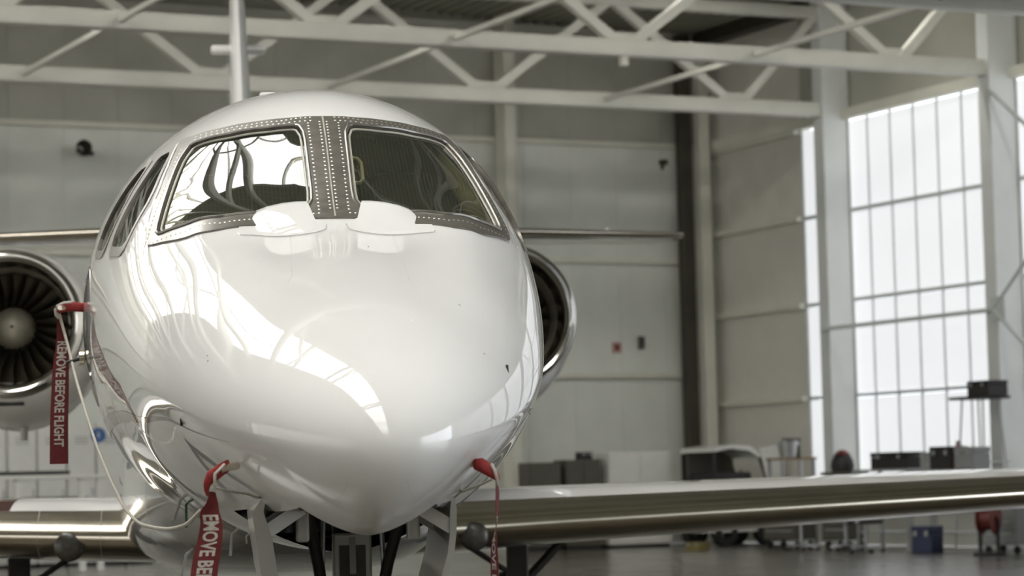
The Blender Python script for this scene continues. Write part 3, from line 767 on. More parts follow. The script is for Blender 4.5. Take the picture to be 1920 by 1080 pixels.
# pitot probes
MB().tube([(-0.93, 4.42, 2.07), (-0.985, 4.40, 2.068), (-1.03, 4.36, 2.062), (-1.05, 4.28, 2.058)], 0.011, 8).build('pitot_probe', 'chrome', jet, True)
for sg in (1, -1):
    MB().tube([(-0.375, 0.54, 1.335), (-0.405, 0.49, 1.33), (-0.425, 0.455, 1.32)] if sg < 0 else [(0.285, 0.38, 1.328), (0.31, 0.355, 1.32), (0.33, 0.34, 1.31)], [0.012, 0.011, 0.008], 8).build('pitot_probe', 'chrome', jet, True)
# belly drain tubes and antennas
for k, (pa, pb, mm, r) in enumerate((((-0.545, 3.15, 1.235), (-0.575, 3.12, 1.15), 'gearw', 0.009), ((-0.525, 3.15, 1.21), (-0.525, 3.12, 1.125), 'greenp', 0.008), ((-0.29, 3.4, 1.10), (-0.29, 3.38, 1.05), 'gearw', 0.006), ((-0.33, 4.4, 1.07), (-0.34, 4.38, 0.98), 'gearw', 0.009), ((-0.53, 5.0, 0.97), (-0.55, 4.95, 0.88), 'gearw', 0.010))):
    MB().tube([Vector(pa)+Vector((0.03, 0.05, 0.03)), pa, pb], [r*0.4, r*0.7, r*0.7], 8).build('drain_tube', mm, jet, True)
# crown antenna
MB().box(-0.20, -0.125, 3.7, 3.95, ZC+0.85, ZC+0.897, 0.010).build('crown_antenna', 'paint_plain', jet, True)
# cabin windows
for sg in (1, -1):
    for k in range(7):
        s0 = 5.4+k*0.85
        pl = chaikin([(sg*(math.radians(68)*PR+a), s0+b) for a, b in ((-0.16, -0.12), (-0.16, 0.12), (0.16, 0.12), (0.16, -0.12))], 3, 0.25)
        patch(pl, (), off=0.003, skirt=0.006, res=0.06).build('cabin_window', 'vglass', jet, True)

# --- nose gear bay, leg, doors
b = MB(); z0, z1 = ZC-0.99, ZC-0.55
pw = [(-0.20, WELL_S0+0.03), (0.20, WELL_S0+0.03), (0.36, WELL_S1-0.0), (-0.36, WELL_S1-0.0)]
b.add([(a, c, ZC-0.80) for a, c in pw]+[(a, c, z1) for a, c in pw], [(0, 1, 5, 4), (1, 2, 6, 5), (2, 3, 7, 6), (3, 0, 4, 7), (4, 5, 6, 7)])
b.build('nose_gear_bay', 'well', jet)
leg = MB().tube([(0, 1.42, 1.40), (0, 1.40, 0.72)], 0.058, 16).build('nose_gear_leg', 'dark', jet, True)
MB().tube([(0, 1.40, 0.74), (0, 1.39, 0.30)], 0.036, 14).build('oleo_piston', 'chrome', leg, True)
MB().bar((0.0, 1.33, 1.10), (0.0, 1.30, 0.98), 0.10, 0.02).build('steering_link', 'gearw', leg)
MB().box(-0.062, 0.062, 1.28, 1.34, 0.86, 1.12, 0.008).build('actuator_block', 'gearw', leg)
MB().box(-0.042, 0.042, 1.274, 1.279, 0.88, 1.08).build('data_plate', 'dark', leg)
for sg in (1, -1):
    MB().tube([(sg*0.17, 1.05, 1.28), (sg*0.11, 1.25, 1.02), (sg*0.07, 1.38, 0.78)], 0.019, 10).build('drag_brace', 'dark', leg, True)
    MB().tube([(sg*0.09, 1.26, 1.20), (sg*0.10, 1.26, 0.95), (sg*0.12, 1.3, 0.78)], 0.008, 8).build('hydraulic_line', 'galv', leg, True)
    MB().lathe([(-0.07, 0.12), (-0.075, 0.19), (-0.05, 0.225), (0.05, 0.225), (0.075, 0.19), (0.07, 0.12), (0.03, 0.10), (-0.03, 0.10), (-0.07, 0.12)], 28, 'x', (sg*0.13, 1.38, 0.225)).build('nose_wheel', 'tyre', leg, True)
MB().tube([(-0.14, 1.38, 0.225), (0.14, 1.38, 0.225)], 0.03, 12).build('axle', 'galv', leg, True)
for sg in (1, -1):
    prof = [(0.284, 1.254), (0.325, 1.195), (0.317, 1.12), (0.303, 1.02), (0.275, 0.90), (0.235, 0.78), (0.20, 0.70)]
    inner = [(a-0.05 if i > 1 else (a-0.034 if i else a-0.004), z) for i, (a, z) in enumerate(prof)]
    if sg == 1: prof = [(0.288, 1.252), (0.295, 1.19), (0.293, 1.12), (0.285, 1.06), (0.262, 0.98), (0.235, 0.88), (0.20, 0.74)]; inner = [(a-0.020 if i else a-0.004, z) for i, (a, z) in enumerate(prof)]
    rings = []
    for yy in (0.86, 0.88, 1.15, 1.5, 1.62):
        k = 0.9 if yy in (0.86,) else 1.0
        rings.append([(sg*a, yy, z) for a, z in prof]+[(sg*a, yy, z) for a, z in inner[::-1]])
    dr = MB().loft(rings, True, True).build('nose_gear_door', 'gearw', jet, True, 45)
    MB().bar((sg*0.285, 0.90, 1.135), (sg*0.175, 0.92, 1.205), 0.03, 0.042).build('door_arm', 'paint_plain', dr)
    MB().bar((sg*0.285, 1.45, 1.135), (sg*0.175, 1.45, 1.205), 0.03, 0.042).build('door_arm', 'paint_plain', dr)
    MB().box(min(sg*0.15, sg*0.19), max(sg*0.15, sg*0.19), 0.95, 1.0, 1.10, 1.24, 0.008).build('door_hinge', 'gearw', dr)

# --- wing to body fairing
rings = []
for s_, hw, zb, zt in ((5.0, 0.30, 1.06, 1.30), (5.4, 0.55, 0.97, 1.40), (5.9, 0.72, 0.90, 1.5), (6.5, 0.82, 0.84, 1.58), (7.2, 0.875, 0.80, 1.62), (8.4, 0.92, 0.78, 1.66), (10, 0.95, 0.77, 1.66), (12, 0.95, 0.80, 1.66), (13.2, 0.75, 0.98, 1.6), (14.2, 0.4, 1.30, 1.6)):
    zc = (zb+zt)/2+0.05; r = []
    for k in range(48):
        t = 2*math.pi*k/48; c, sn = math.cos(t), math.sin(t); e = 2/3.0
        r.append((hw*math.copysign(abs(sn)**e, sn), s_, zc+((zt-zc) if c > 0 else (zc-zb))*math.copysign(abs(c)**e, c)))
    rings.append(r)
fair = MB().loft(rings).build('wing_fairing', 'belly', jet, True, 60)
for px, pz, ps in ((0.22, 0.96, 5.72), (0.10, 0.945, 5.5), (0.085, 0.925, 5.5)):
    MB().lathe([(-0.02, 0.012), (0.0, 0.012), (0.001, 0.0)], 12, 'y', (px, ps-0.06, pz)).build('drain_port', 'black', fair)

# --- wings
def foil(t, xc, up):
    th = 5*t*(0.2969*math.sqrt(xc)-0.1260*xc-0.3516*xc**2+0.2843*xc**3-0.1015*xc**4)
    cam = 0.018*4*xc*(1-xc)
    return cam*0.6 + (th if up else -th)
def wing_ring(u, sle, ch, z0, t, x0, x1, tw=0.0, n=16):
    """section from x0 to x1 chord on the top and the bottom"""
    xs = [x0+(x1-x0)*(k/n)**(1.7 if x0 == 0 else 1.0) for k in range(n+1)]
    top = [(u, sle+x*ch, z0+ch*foil(t, x, True)+tw*x*ch) for x in xs[::-1]]
    bot = [(u, sle+x*ch, z0+ch*foil(t, x, False)+tw*x*ch) for x in xs]
    return top+(bot[1:] if x0 == 0 else bot)
ST = [(0.70, 7.55, 3.55, 1.005, 0.105), (0.95, 7.68, 3.40, 1.012, 0.108), (1.6, 7.86, 3.10, 1.035, 0.110), (3.0, 8.26, 2.70, 1.075, 0.112), (5.0, 8.85, 2.25, 1.135, 0.112), (7.5, 9.6, 1.75, 1.215, 0.108), (9.5, 10.2, 1.20, 1.28, 0.10), (9.75, 10.45, 0.85, 1.29, 0.09)]
LEX = 0.085
for sg in (1, -1):
    wing = MB().loft([wing_ring(sg*u, s_, c_, z_, t_, LEX, 1.0, 0.006) for u, s_, c_, z_, t_ in ST]).build('wing', 'paint', jet, True, 50)
    le = MB().loft([wing_ring(sg*u, s_, c_, z_, t_, 0.0, LEX+0.0005, 0.006, 20) for u, s_, c_, z_, t_ in ST]).build('leading_edge', 'chrome', wing, True, 40)
    # landing light lens let into the leading edge
    MB().lathe([(-0.020, 0.0), (-0.018, 0.035), (-0.012, 0.066), (0.0, 0.082), (0.03, 0.080)], 28, 'y', (1.075 if sg > 0 else -1.175, 7.715 if sg > 0 else 7.742, 0.968)).build('landing_light', 'lens', wing, True, 60)
    # segment gaps of the polished edge
    for u0 in ((1.0, 1.35, 1.62) if sg < 0 else ()):
        uu = np.array([q[0] for q in ST]); f = lambda i: float(np.interp(u0, uu, [q[i] for q in ST]))
        r = wing_ring(sg*u0, f(1), f(2), f(3)+0.0, f(4), 0.0, LEX, 0.006, 20)
        MB().tube([(a, b+0.001, c) for a, b, c in r], 0.002, 4, False).build('edge_joint', 'seam', wing)
    # maroon band over the top skin
    if sg > 0: U0 = (6.0, 6.1)
    else: U0 = (1.53, 1.63)
    bm_ = MB(); uu = np.array([q[0] for q in ST]); rows = []
    for u0 in U0:
        f = lambda i: float(np.interp(u0, uu, [q[i] for q in ST]))
        rows.append([(sg*(u0-0.10*x), f(1)+x*f(2), f(3)+f(2)*foil(f(4), x, True)+0.006*x*f(2)+0.002) for x in np.linspace(LEX, 0.6, 14)])
    bm_.loft(rows, False, False).build('wing_band', 'maroon', wing)
    # main gear leg under the wing
    mg = MB().tube([(sg*1.58, 10.0, 1.0), (sg*1.58, 10.0, 0.38)], 0.055, 14).build('main_gear_leg', 'dark', jet, True)
    MB().box(sg*1.58-0.07, sg*1.58+0.07, 9.86, 9.9, 0.35, 0.90, 0.01).build('gear_door', 'dark', mg)
    MB().tube([(sg*1.63, 9.95, 0.62), (sg*1.95, 10.0, 0.94)], 0.03, 10).build('side_brace', 'dark', mg, True)
    MB().tube([(sg*1.5, 9.8, 0.70), (sg*1.2, 9.75, 0.90)], 0.018, 10).build('retract_strut', 'dark', mg, True)
    MB().lathe([(-0.10, 0.15), (-0.11, 0.28), (-0.07, 0.34), (0.07, 0.34), (0.11, 0.28), (0.10, 0.15), (0, 0.12), (-0.10, 0.15)], 28, 'x', (sg*1.58, 10.25, 0.34)).build('main_wheel', 'tyre', mg, True)
    MB().bar((sg*1.58, 10.0, 0.42), (sg*1.58, 10.25, 0.34), 0.06, 0.08).build('trailing_arm', 'dark', mg)
MB().lathe([(0, 0.0), (0.004, 0.012), (0.02, 0.014)], 10, 'z', (0.98, 8.2, 1.165)).build('fuel_vent', 'chrome', jet, True)

# --- engines
ENG_U, ENG_Z, ENG_S = 1.74, 2.45, 11.5
blade = None
for sg in (1, -1):
    cx = sg*ENG_U
    rings = []
    for a, r, dz in ((0.13, 0.522, 0.0), (0.35, 0.555, -0.02), (0.8, 0.60, -0.06), (1.4, 0.625, -0.09), (2.2, 0.60, -0.06), (3.0, 0.50, 0.0), (3.7, 0.38, 0.0)):
        rr = []
        for k in range(48):
            t = 2*math.pi*k/48; z = r*math.cos(t); x = r*math.sin(t)
            if z < 0: z *= 1+(-dz)*1.4
            rr.append((cx+x, ENG_S+a, ENG_Z+z+dz*0.2))
        rings.append(rr)
    nac = MB().loft(rings, True, False).build('engine_nacelle', 'paint', jet, True, 50)
    MB().lathe([(0.36, 0.415), (0.2, 0.420), (0.09, 0.432), (0.035, 0.448), (0.008, 0.464), (0.0, 0.478), (0.010, 0.494), (0.045, 0.508), (0.13, 0.523)], 64, 'y', (cx, ENG_S, ENG_Z)).build('inlet_lip', 'lip', nac, True, 60)
    MB().lathe([(0.355, 0.414), (0.62, 0.400), (0.9, 0.395)], 48, 'y', (cx, ENG_S, ENG_Z)).build('inlet_duct', 'duct', nac, True)
    MB().lathe([(0.78, 0.39), (0.79, 0.0)], 32, 'y', (cx, ENG_S, ENG_Z)).build('fan_shroud', 'black', nac)
    MB().lathe([(0.40, 0.0), (0.405, 0.03), (0.43, 0.07), (0.48, 0.112), (0.55, 0.142), (0.66, 0.158), (0.78, 0.16)], 32, 'y', (cx, ENG_S, ENG_Z)).build('spinner', 'spin', nac, True, 60)
    MB().lathe([(0.396, 0.0), (0.397, 0.012), (0.41, 0.014)], 10, 'y', (cx, ENG_S, ENG_Z)).build('spinner_cap', 'black', nac)
    if blade is None:
        bl = MB(); rows = []
        for k in range(7):
            r = 0.145+0.243*k/6; tw = math.radians(28+32*k/6); cw = 0.036+0.034*k/6; sweep = 0.05*math.sin(k/6*math.pi*0.5)*1.2
            row = []
            for q, th in ((-1, 0), (-0.4, 0.004), (0.4, 0.004), (1, 0), (0.4, -0.003), (-0.4, -0.003)):
                ta = q*cw*math.sin(tw)+sweep; ax = q*cw*math.cos(tw)
                row.append((ta+th*math.cos(tw), ax-th*math.sin(tw), r))
            rows.append(row)
        blade = bl.loft(rows).mesh('fan_blade', 'fan', True, 30)
    for k in range(24):
        inst(blade, 'fan_blade', nac, (cx, ENG_S+0.62, ENG_Z), (0, 2*math.pi*k/24, 0))
    # pylon
    MB().box(min(sg*0.6, sg*1.3), max(sg*0.6, sg*1.3), ENG_S+0.55, ENG_S+3.0, ENG_Z-0.10, ENG_Z+0.08, 0.06).build('engine_pylon', 'paint', nac, True)
    # scoop and drain mast below, red warning band round the cowl
    MB().lathe([(0.30, 0.553), (0.325, 0.557)], 48, 'y', (cx, ENG_S, ENG_Z)).build('cowl_band', 'maroon', nac, True)
    MB().box(cx-0.09, cx+0.09, ENG_S+0.22, ENG_S+0.36, ENG_Z-0.565, ENG_Z-0.54, 0.01).build('oil_cooler_slot', 'black', nac)
    MB().tube([(cx+0.03, ENG_S+1.2, ENG_Z-0.66), (cx+0.03, ENG_S+1.2, ENG_Z-0.79)], [0.035, 0.025], 10).build('drain_mast', 'gearw', nac, True)

# --- fin and tailplane
def fin_ring(z, sle, ch, t, n=14):
    xs = [(k/n)**1.6 for k in range(n+1)]
    return [(foil(t, x, True)*ch-0.018*4*x*(1-x)*0.6*ch, sle+x*ch, z) for x in xs[::-1]]+[(-(foil(t, x, True)*ch-0.018*4*x*(1-x)*0.6*ch), sle+x*ch, z) for x in xs[1:]]
fin = MB().loft([fin_ring(z, s_, c_, t_) for z, s_, c_, t_ in ((2.6, 13.0, 5.2, 0.05), (3.0, 14.0, 4.3, 0.055), (3.6, 14.8, 3.5, 0.062), (4.6, 15.8, 2.9, 0.068), (5.6, 16.8, 2.3, 0.068), (6.25, 17.45, 1.9, 0.06))]).build('tail_fin', 'paint', jet, True, 50)
for sg in (1, -1):
    MB().box(min(sg*0.06, sg*0.25), max(sg*0.06, sg*0.25), 17.0, 17.22, 5.25, 5.31, 0.02).build('fin_antenna', 'paint_plain', fin, True)
TP = [(0.10, 15.55, 1.95, 3.50, 0.075), (0.8, 15.75, 1.8, 3.50, 0.072), (2.2, 16.25, 1.45, 3.505, 0.072), (3.9, 16.85, 0.98, 3.51, 0.07), (4.08, 16.98, 0.7, 3.51, 0.06)]
for sg in (1, -1):
    tp = MB().loft([wing_ring(sg*u, s_, c_, z_, t_, 0.09, 1.0) for u, s_, c_, z_, t_ in TP]).build('tailplane', 'paint', jet, True, 50)
    MB().loft([wing_ring(sg*u, s_, c_, z_, t_, 0.0, 0.0905, 0, 14) for u, s_, c_, z_, t_ in TP]).build('leading_edge', 'chrome', tp, True, 40)
    MB().lathe([(-0.12, 0.0), (-0.08, 0.022), (0.0, 0.03), (0.1, 0.02), (0.16, 0.0)], 12, 'y', (sg*4.06, 17.1, 3.515)).build('tip_light', 'paint_plain', tp, True)
    MB().lathe([(-0.1, 0.0), (-0.06, 0.028), (0.05, 0.03), (0.2, 0.0)], 12, 'y', (sg*3.36, 17.0, 3.56)).build('hinge_fairing', 'paint_plain', tp, True)

# ================================================================== COVERS, STREAMERS, CORD (hang from the aircraft)
JM = Matrix.Translation(JET_LOC) @ Matrix.Rotation(-PAZ, 4, 'Z')
def jw(p): return JM @ Vector(p)
def font_mesh(txt, length, height):
    cu = bpy.data.curves.new('lettering', 'FONT'); cu.body = txt; cu.size = 1.0; cu.offset = 0.028; cu.resolution_u = 3
    ob = bpy.data.objects.new('lettering', cu); COL.objects.link(ob)
    bpy.context.view_layer.update()
    dg = bpy.context.evaluated_depsgraph_get()
    me = bpy.data.meshes.new_from_object(ob.evaluated_get(dg))
    vs = np.array([v.co[:] for v in me.vertices]); fs = [tuple(p.vertices) for p in me.polygons]
    bpy.data.objects.remove(ob); bpy.data.curves.remove(cu); bpy.data.meshes.remove(me)
    vs[:, 0] -= vs[:, 0].min(); vs[:, 0] *= length/vs[:, 0].max()
    vs[:, 1] -= vs[:, 1].min(); vs[:, 1] *= height/vs[:, 1].max()
    return vs, fs
def dense(path, n):
    p = np.array(path, float); d = np.concatenate([[0], np.cumsum(np.linalg.norm(np.diff(p[:, :3], axis=0), axis=1))])
    t = np.linspace(0, d[-1], n); out = np.stack([pchip(d, p[:, i], t) for i in range(p.shape[1])], 1)
    return t, out
def streamer(root_name, label, centre, ang, width, t0, tlen, th, cut=0.0):
    """ribbon through centre points (jet coordinates), ang = turn of the ribbon's face about the vertical, per point"""
    base = jw(centre[0]); root = empty(root_name, base)
    pts = np.array([list(c)+[a, w] for c, a, w in zip(centre, ang, width)]); T, D = dense(pts, 70)
    def at(l, v, off):
        q = [np.interp(l, T, D[:, i]) for i in range(5)]
        a = q[3]; cx, sx = math.cos(a), math.sin(a); e = v*q[4]
        return jw((q[0]+cx*e-off*sx*0-0.0*l+off*(-sx)*-1*0, q[1]+sx*e, q[2])) + JM.to_3x3() @ Vector((sx*off, -cx*off, 0)) - base
    vs = []; fs = []
    for side in (0, 1):
        for l in T:
            for v in (-0.5, -0.25, 0, 0.25, 0.5): vs.append(at(l, v, 0.0006 if side == 0 else -0.0006)[:])
    n = len(T)
    for side in (0, 1):
        o = side*n*5
        for i in range(n-1):
            for j in range(4): fs.append((o+i*5+j, o+i*5+j+1, o+(i+1)*5+j+1, o+(i+1)*5+j))
    for i in range(n-1):
        fs.append((i*5, (i+1)*5, n*5+(i+1)*5, n*5+i*5)); fs.append((i*5+4, n*5+i*5+4, n*5+(i+1)*5+4, (i+1)*5+4))
    o = bpy.data.objects.new('ribbon', MB().add(vs, fs).mesh('ribbon', 'red', True, 80)); COL.objects.link(o); o.parent = root
    for side, sgn in ((0, 1), (1, -1)):
        tv, tf = font_mesh('REMOVE BEFORE FLIGHT', tlen, th)
        out = []
        for x, y, z in tv:
            l = t0+x; q4 = np.interp(l, T, D[:, 4]); vv = sgn*(y-th/2)/max(q4, 1e-4); out.append(at(l, vv, sgn*0.0016)[:])
        if cut: tf = [f for f in tf if min(tv[i][0] for i in f) > cut]
        lo = bpy.data.objects.new('lettering', MB().add(out, tf).mesh('lettering', 'letter')); COL.objects.link(lo); lo.parent = root
        lo['label'] = 'white capitals reading REMOVE BEFORE FLIGHT'
    tag(root, label, 'streamer', 'red warning streamers')
    return root, base
def sub(root, base, m, name, mt, smooth=True):
    """m built in jet coordinates"""
    m.v = [tuple(jw(p)-base) for p in m.v]
    o = bpy.data.objects.new(name, m.mesh(name, mt, smooth, 60)); COL.objects.link(o); o.parent = root
    return o

# streamer on the flank probe, in front of the left engine
r, b = streamer('warning_streamer', 'long red streamer hanging in front of the left engine, fully readable',
    [(-1.058, 4.40, 2.035), (-1.052, 4.40, 1.98), (-1.046, 4.40, 1.92), (-1.052, 4.40, 1.83), (-1.057, 4.40, 1.73), (-1.064, 4.40, 1.552), (-1.066, 4.40, 1.392)],
    [0.5, 0.3, 0.1, -0.05, -0.05, -0.08, -0.10], [0.020, 0.034, 0.050, 0.066, 0.074, 0.078, 0.080], 0.115, 0.455, 0.043)
cov = MB(); ring = []
for k, (x, y, z, w) in enumerate(((-0.945, 4.40, 2.064, 0.020), (-0.975, 4.38, 2.066, 0.021), (-1.005, 4.36, 2.068, 0.022), (-1.035, 4.35, 2.063, 0.021), (-1.055, 4.36, 2.056, 0.018), (-1.068, 4.38, 2.048, 0.010))):
    ring.append([(x, y+0.016*math.cos(a), z+w*math.sin(a)) for a in [2*math.pi*q/10 for q in range(10)]])
sub(r, b, cov.loft(ring), 'probe_cover', 'redlite')
sub(r, b, MB().tube([(-1.0, 4.335, 2.085), (-1.035, 4.33, 2.082), (-1.064, 4.345, 2.070), (-1.070, 4.37, 2.045), (-1.062, 4.38, 2.02)], 0.0055, 6), 'binding_tape', 'letter')
sub(r, b, MB().tube([(-1.070, 4.38, 2.06), (-1.064, 4.37, 2.035), (-1.054, 4.38, 2.02)], [0.010, 0.014, 0.010], 8), 'knot', 'letter')
# streamer on the left nose probe, running out of the bottom of the picture
r, b = streamer('warning_streamer', 'red streamer knotted under the nose at left, running out of the picture',
    [(-0.447, 0.50, 1.262), (-0.447, 0.50, 1.235), (-0.455, 0.50, 1.205), (-0.451, 0.50, 1.170), (-0.455, 0.50, 1.13), (-0.463, 0.50, 1.09), (-0.475, 0.50, 1.02), (-0.487, 0.51, 0.90), (-0.492, 0.52, 0.70), (-0.490, 0.52, 0.55)],
    [0.9, 0.6, 0.25, -0.15, -0.25, -0.15, -0.05, 0.0, 0.0, 0.0], [0.028, 0.036, 0.056, 0.064, 0.072, 0.077, 0.078, 0.078, 0.078, 0.078], 0.045, 0.42, 0.046, 0.018)
ring = []
for x, y, z, w in ((-0.402, 0.49, 1.335, 0.018), (-0.418, 0.46, 1.325, 0.020), (-0.438, 0.44, 1.312, 0.021), (-0.456, 0.43, 1.300, 0.022), (-0.464, 0.43, 1.280, 0.022), (-0.462, 0.44, 1.262, 0.014)):
    ring.append([(x+0.4*w*math.cos(a), y+0.017*math.cos(a), z+w*math.sin(a)) for a in [2*math.pi*q/10 for q in range(10)]])
sub(r, b, MB().loft(ring), 'probe_cover', 'redlite')
sub(r, b, MB().tube([(-0.412, 0.44, 1.338), (-0.428, 0.42, 1.322), (-0.440, 0.412, 1.312), (-0.440, 0.412, 1.29), (-0.441, 0.43, 1.262)], 0.005, 6), 'binding_tape', 'letter')
# streamer on the right nose probe, seen almost edge on
r, b = streamer('warning_streamer', 'red streamer hanging edge on from the right side of the nose',
    [(0.361, 0.35, 1.272), (0.362, 0.35, 1.24), (0.360, 0.35, 1.20), (0.356, 0.35, 1.14), (0.349, 0.35, 1.09), (0.349, 0.35, 1.00), (0.352, 0.35, 0.85), (0.352, 0.35, 0.62)],
    [1.2, 1.25, 1.35, 1.45, 1.68, 1.75, 1.7, 1.6], [0.02, 0.045, 0.07, 0.076, 0.077, 0.077, 0.077, 0.077], 0.1, 0.45, 0.043)
ring = []
for x, y, z, w in ((0.300, 0.36, 1.322, 0.016), (0.318, 0.34, 1.318, 0.022), (0.336, 0.33, 1.306, 0.021), (0.352, 0.33, 1.294, 0.018), (0.364, 0.335, 1.282, 0.012)):
    ring.append([(x+0.5*w*math.cos(a), y+0.016*math.cos(a), z+w*math.sin(a)) for a in [2*math.pi*q/10 for q in range(10)]])
sub(r, b, MB().loft(ring), 'probe_cover', 'redlite')
sub(r, b, MB().tube([(0.342, 0.312, 1.322), (0.35, 0.308, 1.305), (0.356, 0.312, 1.285), (0.362, 0.335, 1.262)], 0.005, 6), 'binding_tape', 'letter')
# cords
def cord(name, label, pts, r=0.006):
    T, D = dense([list(p) for p in pts], 80); base = jw(pts[0])
    m = MB().tube([jw(p)-base for p in D], r, 6); o = m.build(name, 'cordm', None, True, 80, base)
    return tag(o, label, 'cord', 'cords tying the covers together')
cord('cover_cord', 'long off white cord drooping from the flank streamer to the nose streamer',
     [(-1.056,4.4,2.031),(-1.017,4.3,1.891),(-0.983,4.1,1.768),(-0.925,3.7,1.598),(-0.861,3.2,1.438),(-0.779,2.5,1.281),(-0.722,2.0,1.198),(-0.661,1.6,1.156),(-0.589,1.2,1.148),(-0.53,0.9,1.162),(-0.478,0.56,1.210)])
cord('cover_cord', 'thin off white cord passing under the nose between the two nose streamers',
     [(-0.447,0.49,1.275),(-0.40,0.58,1.262),(-0.345,0.70,1.253),(-0.300,0.80,1.240),(-0.18,0.90,1.25),(-0.08,0.92,1.26),(0.0,0.92,1.265),(0.08,0.92,1.26),(0.18,0.90,1.25),(0.272,0.78,1.240),(0.313,0.55,1.255),(0.352,0.37,1.279)], 0.004)

# ================================================================== THINGS ALONG THE WALLS
def wheels(m_parent, xs, ys, r=0.06, mt='tyre'):
    for x in xs:
        for y in ys:
            MB().lathe([(-0.02, r*0.5), (-0.022, r), (0.022, r), (0.02, r*0.5), (-0.02, r*0.5)], 14, 'x', (x, y, r)).build('caster', mt, m_parent, True)
def cabinet(name, loc, w, d, h, mt, label, cat, doors=2, rz=0.0, z0=0.06, handle='galv', shelf_open=False):
    t = empty(name, loc, rz)
    MB().box(-w/2, w/2, -d/2, d/2, z0, h, 0.01).build('body', mt, t)
    dw = w/doors
    for k in range(doors):
        x0 = -w/2+k*dw
        dd = MB().box(x0+0.012, x0+dw-0.012, -d/2-0.018, -d/2-0.001, z0+0.05, h-0.03, 0.005).build('door', mt, t)
        MB().box(x0+dw-0.07, x0+dw-0.05, -d/2-0.04, -d/2-0.018, (h+z0)/2-0.07, (h+z0)/2+0.07, 0.004).build('handle', handle, dd)
    MB().box(-w/2+0.03, w/2-0.03, -d/2+0.03, d/2-0.03, 0, z0).build('plinth', 'box', t)
    return tag(t, label, cat)
def drawer_cart(name, loc, w, d, h, mt, label, n=5, rz=0.0):
    t = empty(name, loc, rz)
    MB().box(-w/2, w/2, -d/2, d/2, 0.14, h, 0.012).build('body', mt, t)
    dh = (h-0.24)/n
    for k in range(n):
        dr = MB().box(-w/2+0.02, w/2-0.02, -d/2-0.02, -d/2-0.001, 0.18+k*dh, 0.18+(k+1)*dh-0.015, 0.004).build('drawer', mt, t)
        MB().box(-w/2+0.1, w/2-0.1, -d/2-0.04, -d/2-0.02, 0.18+k*dh+dh*0.6, 0.18+k*dh+dh*0.6+0.02).build('pull', 'galv', dr)
    MB().tube([(w/2, -d/2+0.05, h-0.08), (w/2+0.08, -d/2+0.05, h-0.02), (w/2+0.08, d/2-0.05, h-0.02), (w/2, d/2-0.05, h-0.08)], 0.014, 8).build('push_handle', 'galv', t, True)
    wheels(t, (-w/2+0.08, w/2-0.08), (-d/2+0.08, d/2-0.08))
    return tag(t, label, 'cart')
def table(name, loc, w, d, h, top, label, cat='table', rz=0.0, lower=True):
    t = empty(name, loc, rz)
    MB().box(-w/2, w/2, -d/2, d/2, h-0.04, h, 0.006).build('table_top', top, t)
    for sx in (-1, 1):
        for sy in (-1, 1):
            MB().box(sx*(w/2-0.05)-0.025, sx*(w/2-0.05)+0.025, sy*(d/2-0.05)-0.025, sy*(d/2-0.05)+0.025, 0, h-0.04).build('leg', 'galv', t)
    if lower: MB().box(-w/2+0.04, w/2-0.04, -d/2+0.04, d/2-0.04, 0.28, 0.31).build('lower_shelf', 'galv', t)
    return tag(t, label, cat)
def case(name, loc, w, d, h, mt, label, rz=0.0, cat='case'):
    t = empty(name, loc, rz)
    MB().box(-w/2, w/2, -d/2, d/2, 0, h*0.72, 0.015).build('body', mt, t)
    MB().box(-w/2-0.005, w/2+0.005, -d/2-0.005, d/2+0.005, h*0.73, h, 0.015).build('lid', mt, t)
    for sx in (-1, 1): MB().box(sx*w*0.28-0.03, sx*w*0.28+0.03, -d/2-0.02, -d/2-0.006, h*0.62, h*0.82, 0.003).build('latch', 'galv', t)
    return tag(t, label, cat)
def chair(loc, rz, label, mt='box'):
    t = empty('workshop_chair', loc, rz)
    MB().box(-0.22, 0.22, -0.22, 0.22, 0.46, 0.53, 0.03).build('seat', mt, t, True)
    MB().box(-0.2, 0.2, 0.2, 0.25, 0.62, 1.0, 0.03).build('backrest', mt, t, True)
    MB().box(-0.03, 0.03, 0.22, 0.25, 0.48, 0.7).build('back_bracket', 'galv', t)
    MB().tube([(0, 0, 0.1), (0, 0, 0.46)], 0.03, 10).build('column_tube', 'galv', t, True)
    for k in range(5):
        a = 2*math.pi*k/5; MB().bar((0, 0, 0.11), (0.27*math.cos(a), 0.27*math.sin(a), 0.07), 0.04, 0.03).build('foot', 'galv', t)
        MB().lathe([(-0.015, 0.01), (-0.015, 0.032), (0.015, 0.032), (0.015, 0.01)], 10, 'x', (0.27*math.cos(a), 0.27*math.sin(a), 0.034)).build('caster', 'tyre', t)
    return tag(t, label, 'chair', 'workshop chairs by the window')

# rear wall, right of the aircraft
cabinet('equipment_cabinet', (21.5, 43.9, 0), 0.62, 0.5, 1.60, 'cabd', 'dark olive metal cabinet nearest the aircraft on the rear wall', 'cabinet', 1)
cabinet('equipment_cabinet', (22.27, 43.9, 0), 0.72, 0.5, 1.64, 'cabd', 'dark cabinet with a black case on top beside the white cabinet', 'cabinet', 2)
case('instrument_case', (22.42, 43.9, 1.64), 0.24, 0.25, 0.14, 'box', 'small black case standing on the dark cabinet')
cabinet('storage_cabinet', (23.42, 43.9, 0), 1.28, 0.6, 1.76, 'cabw', 'large white double door cabinet against the rear wall', 'cabinet', 2)
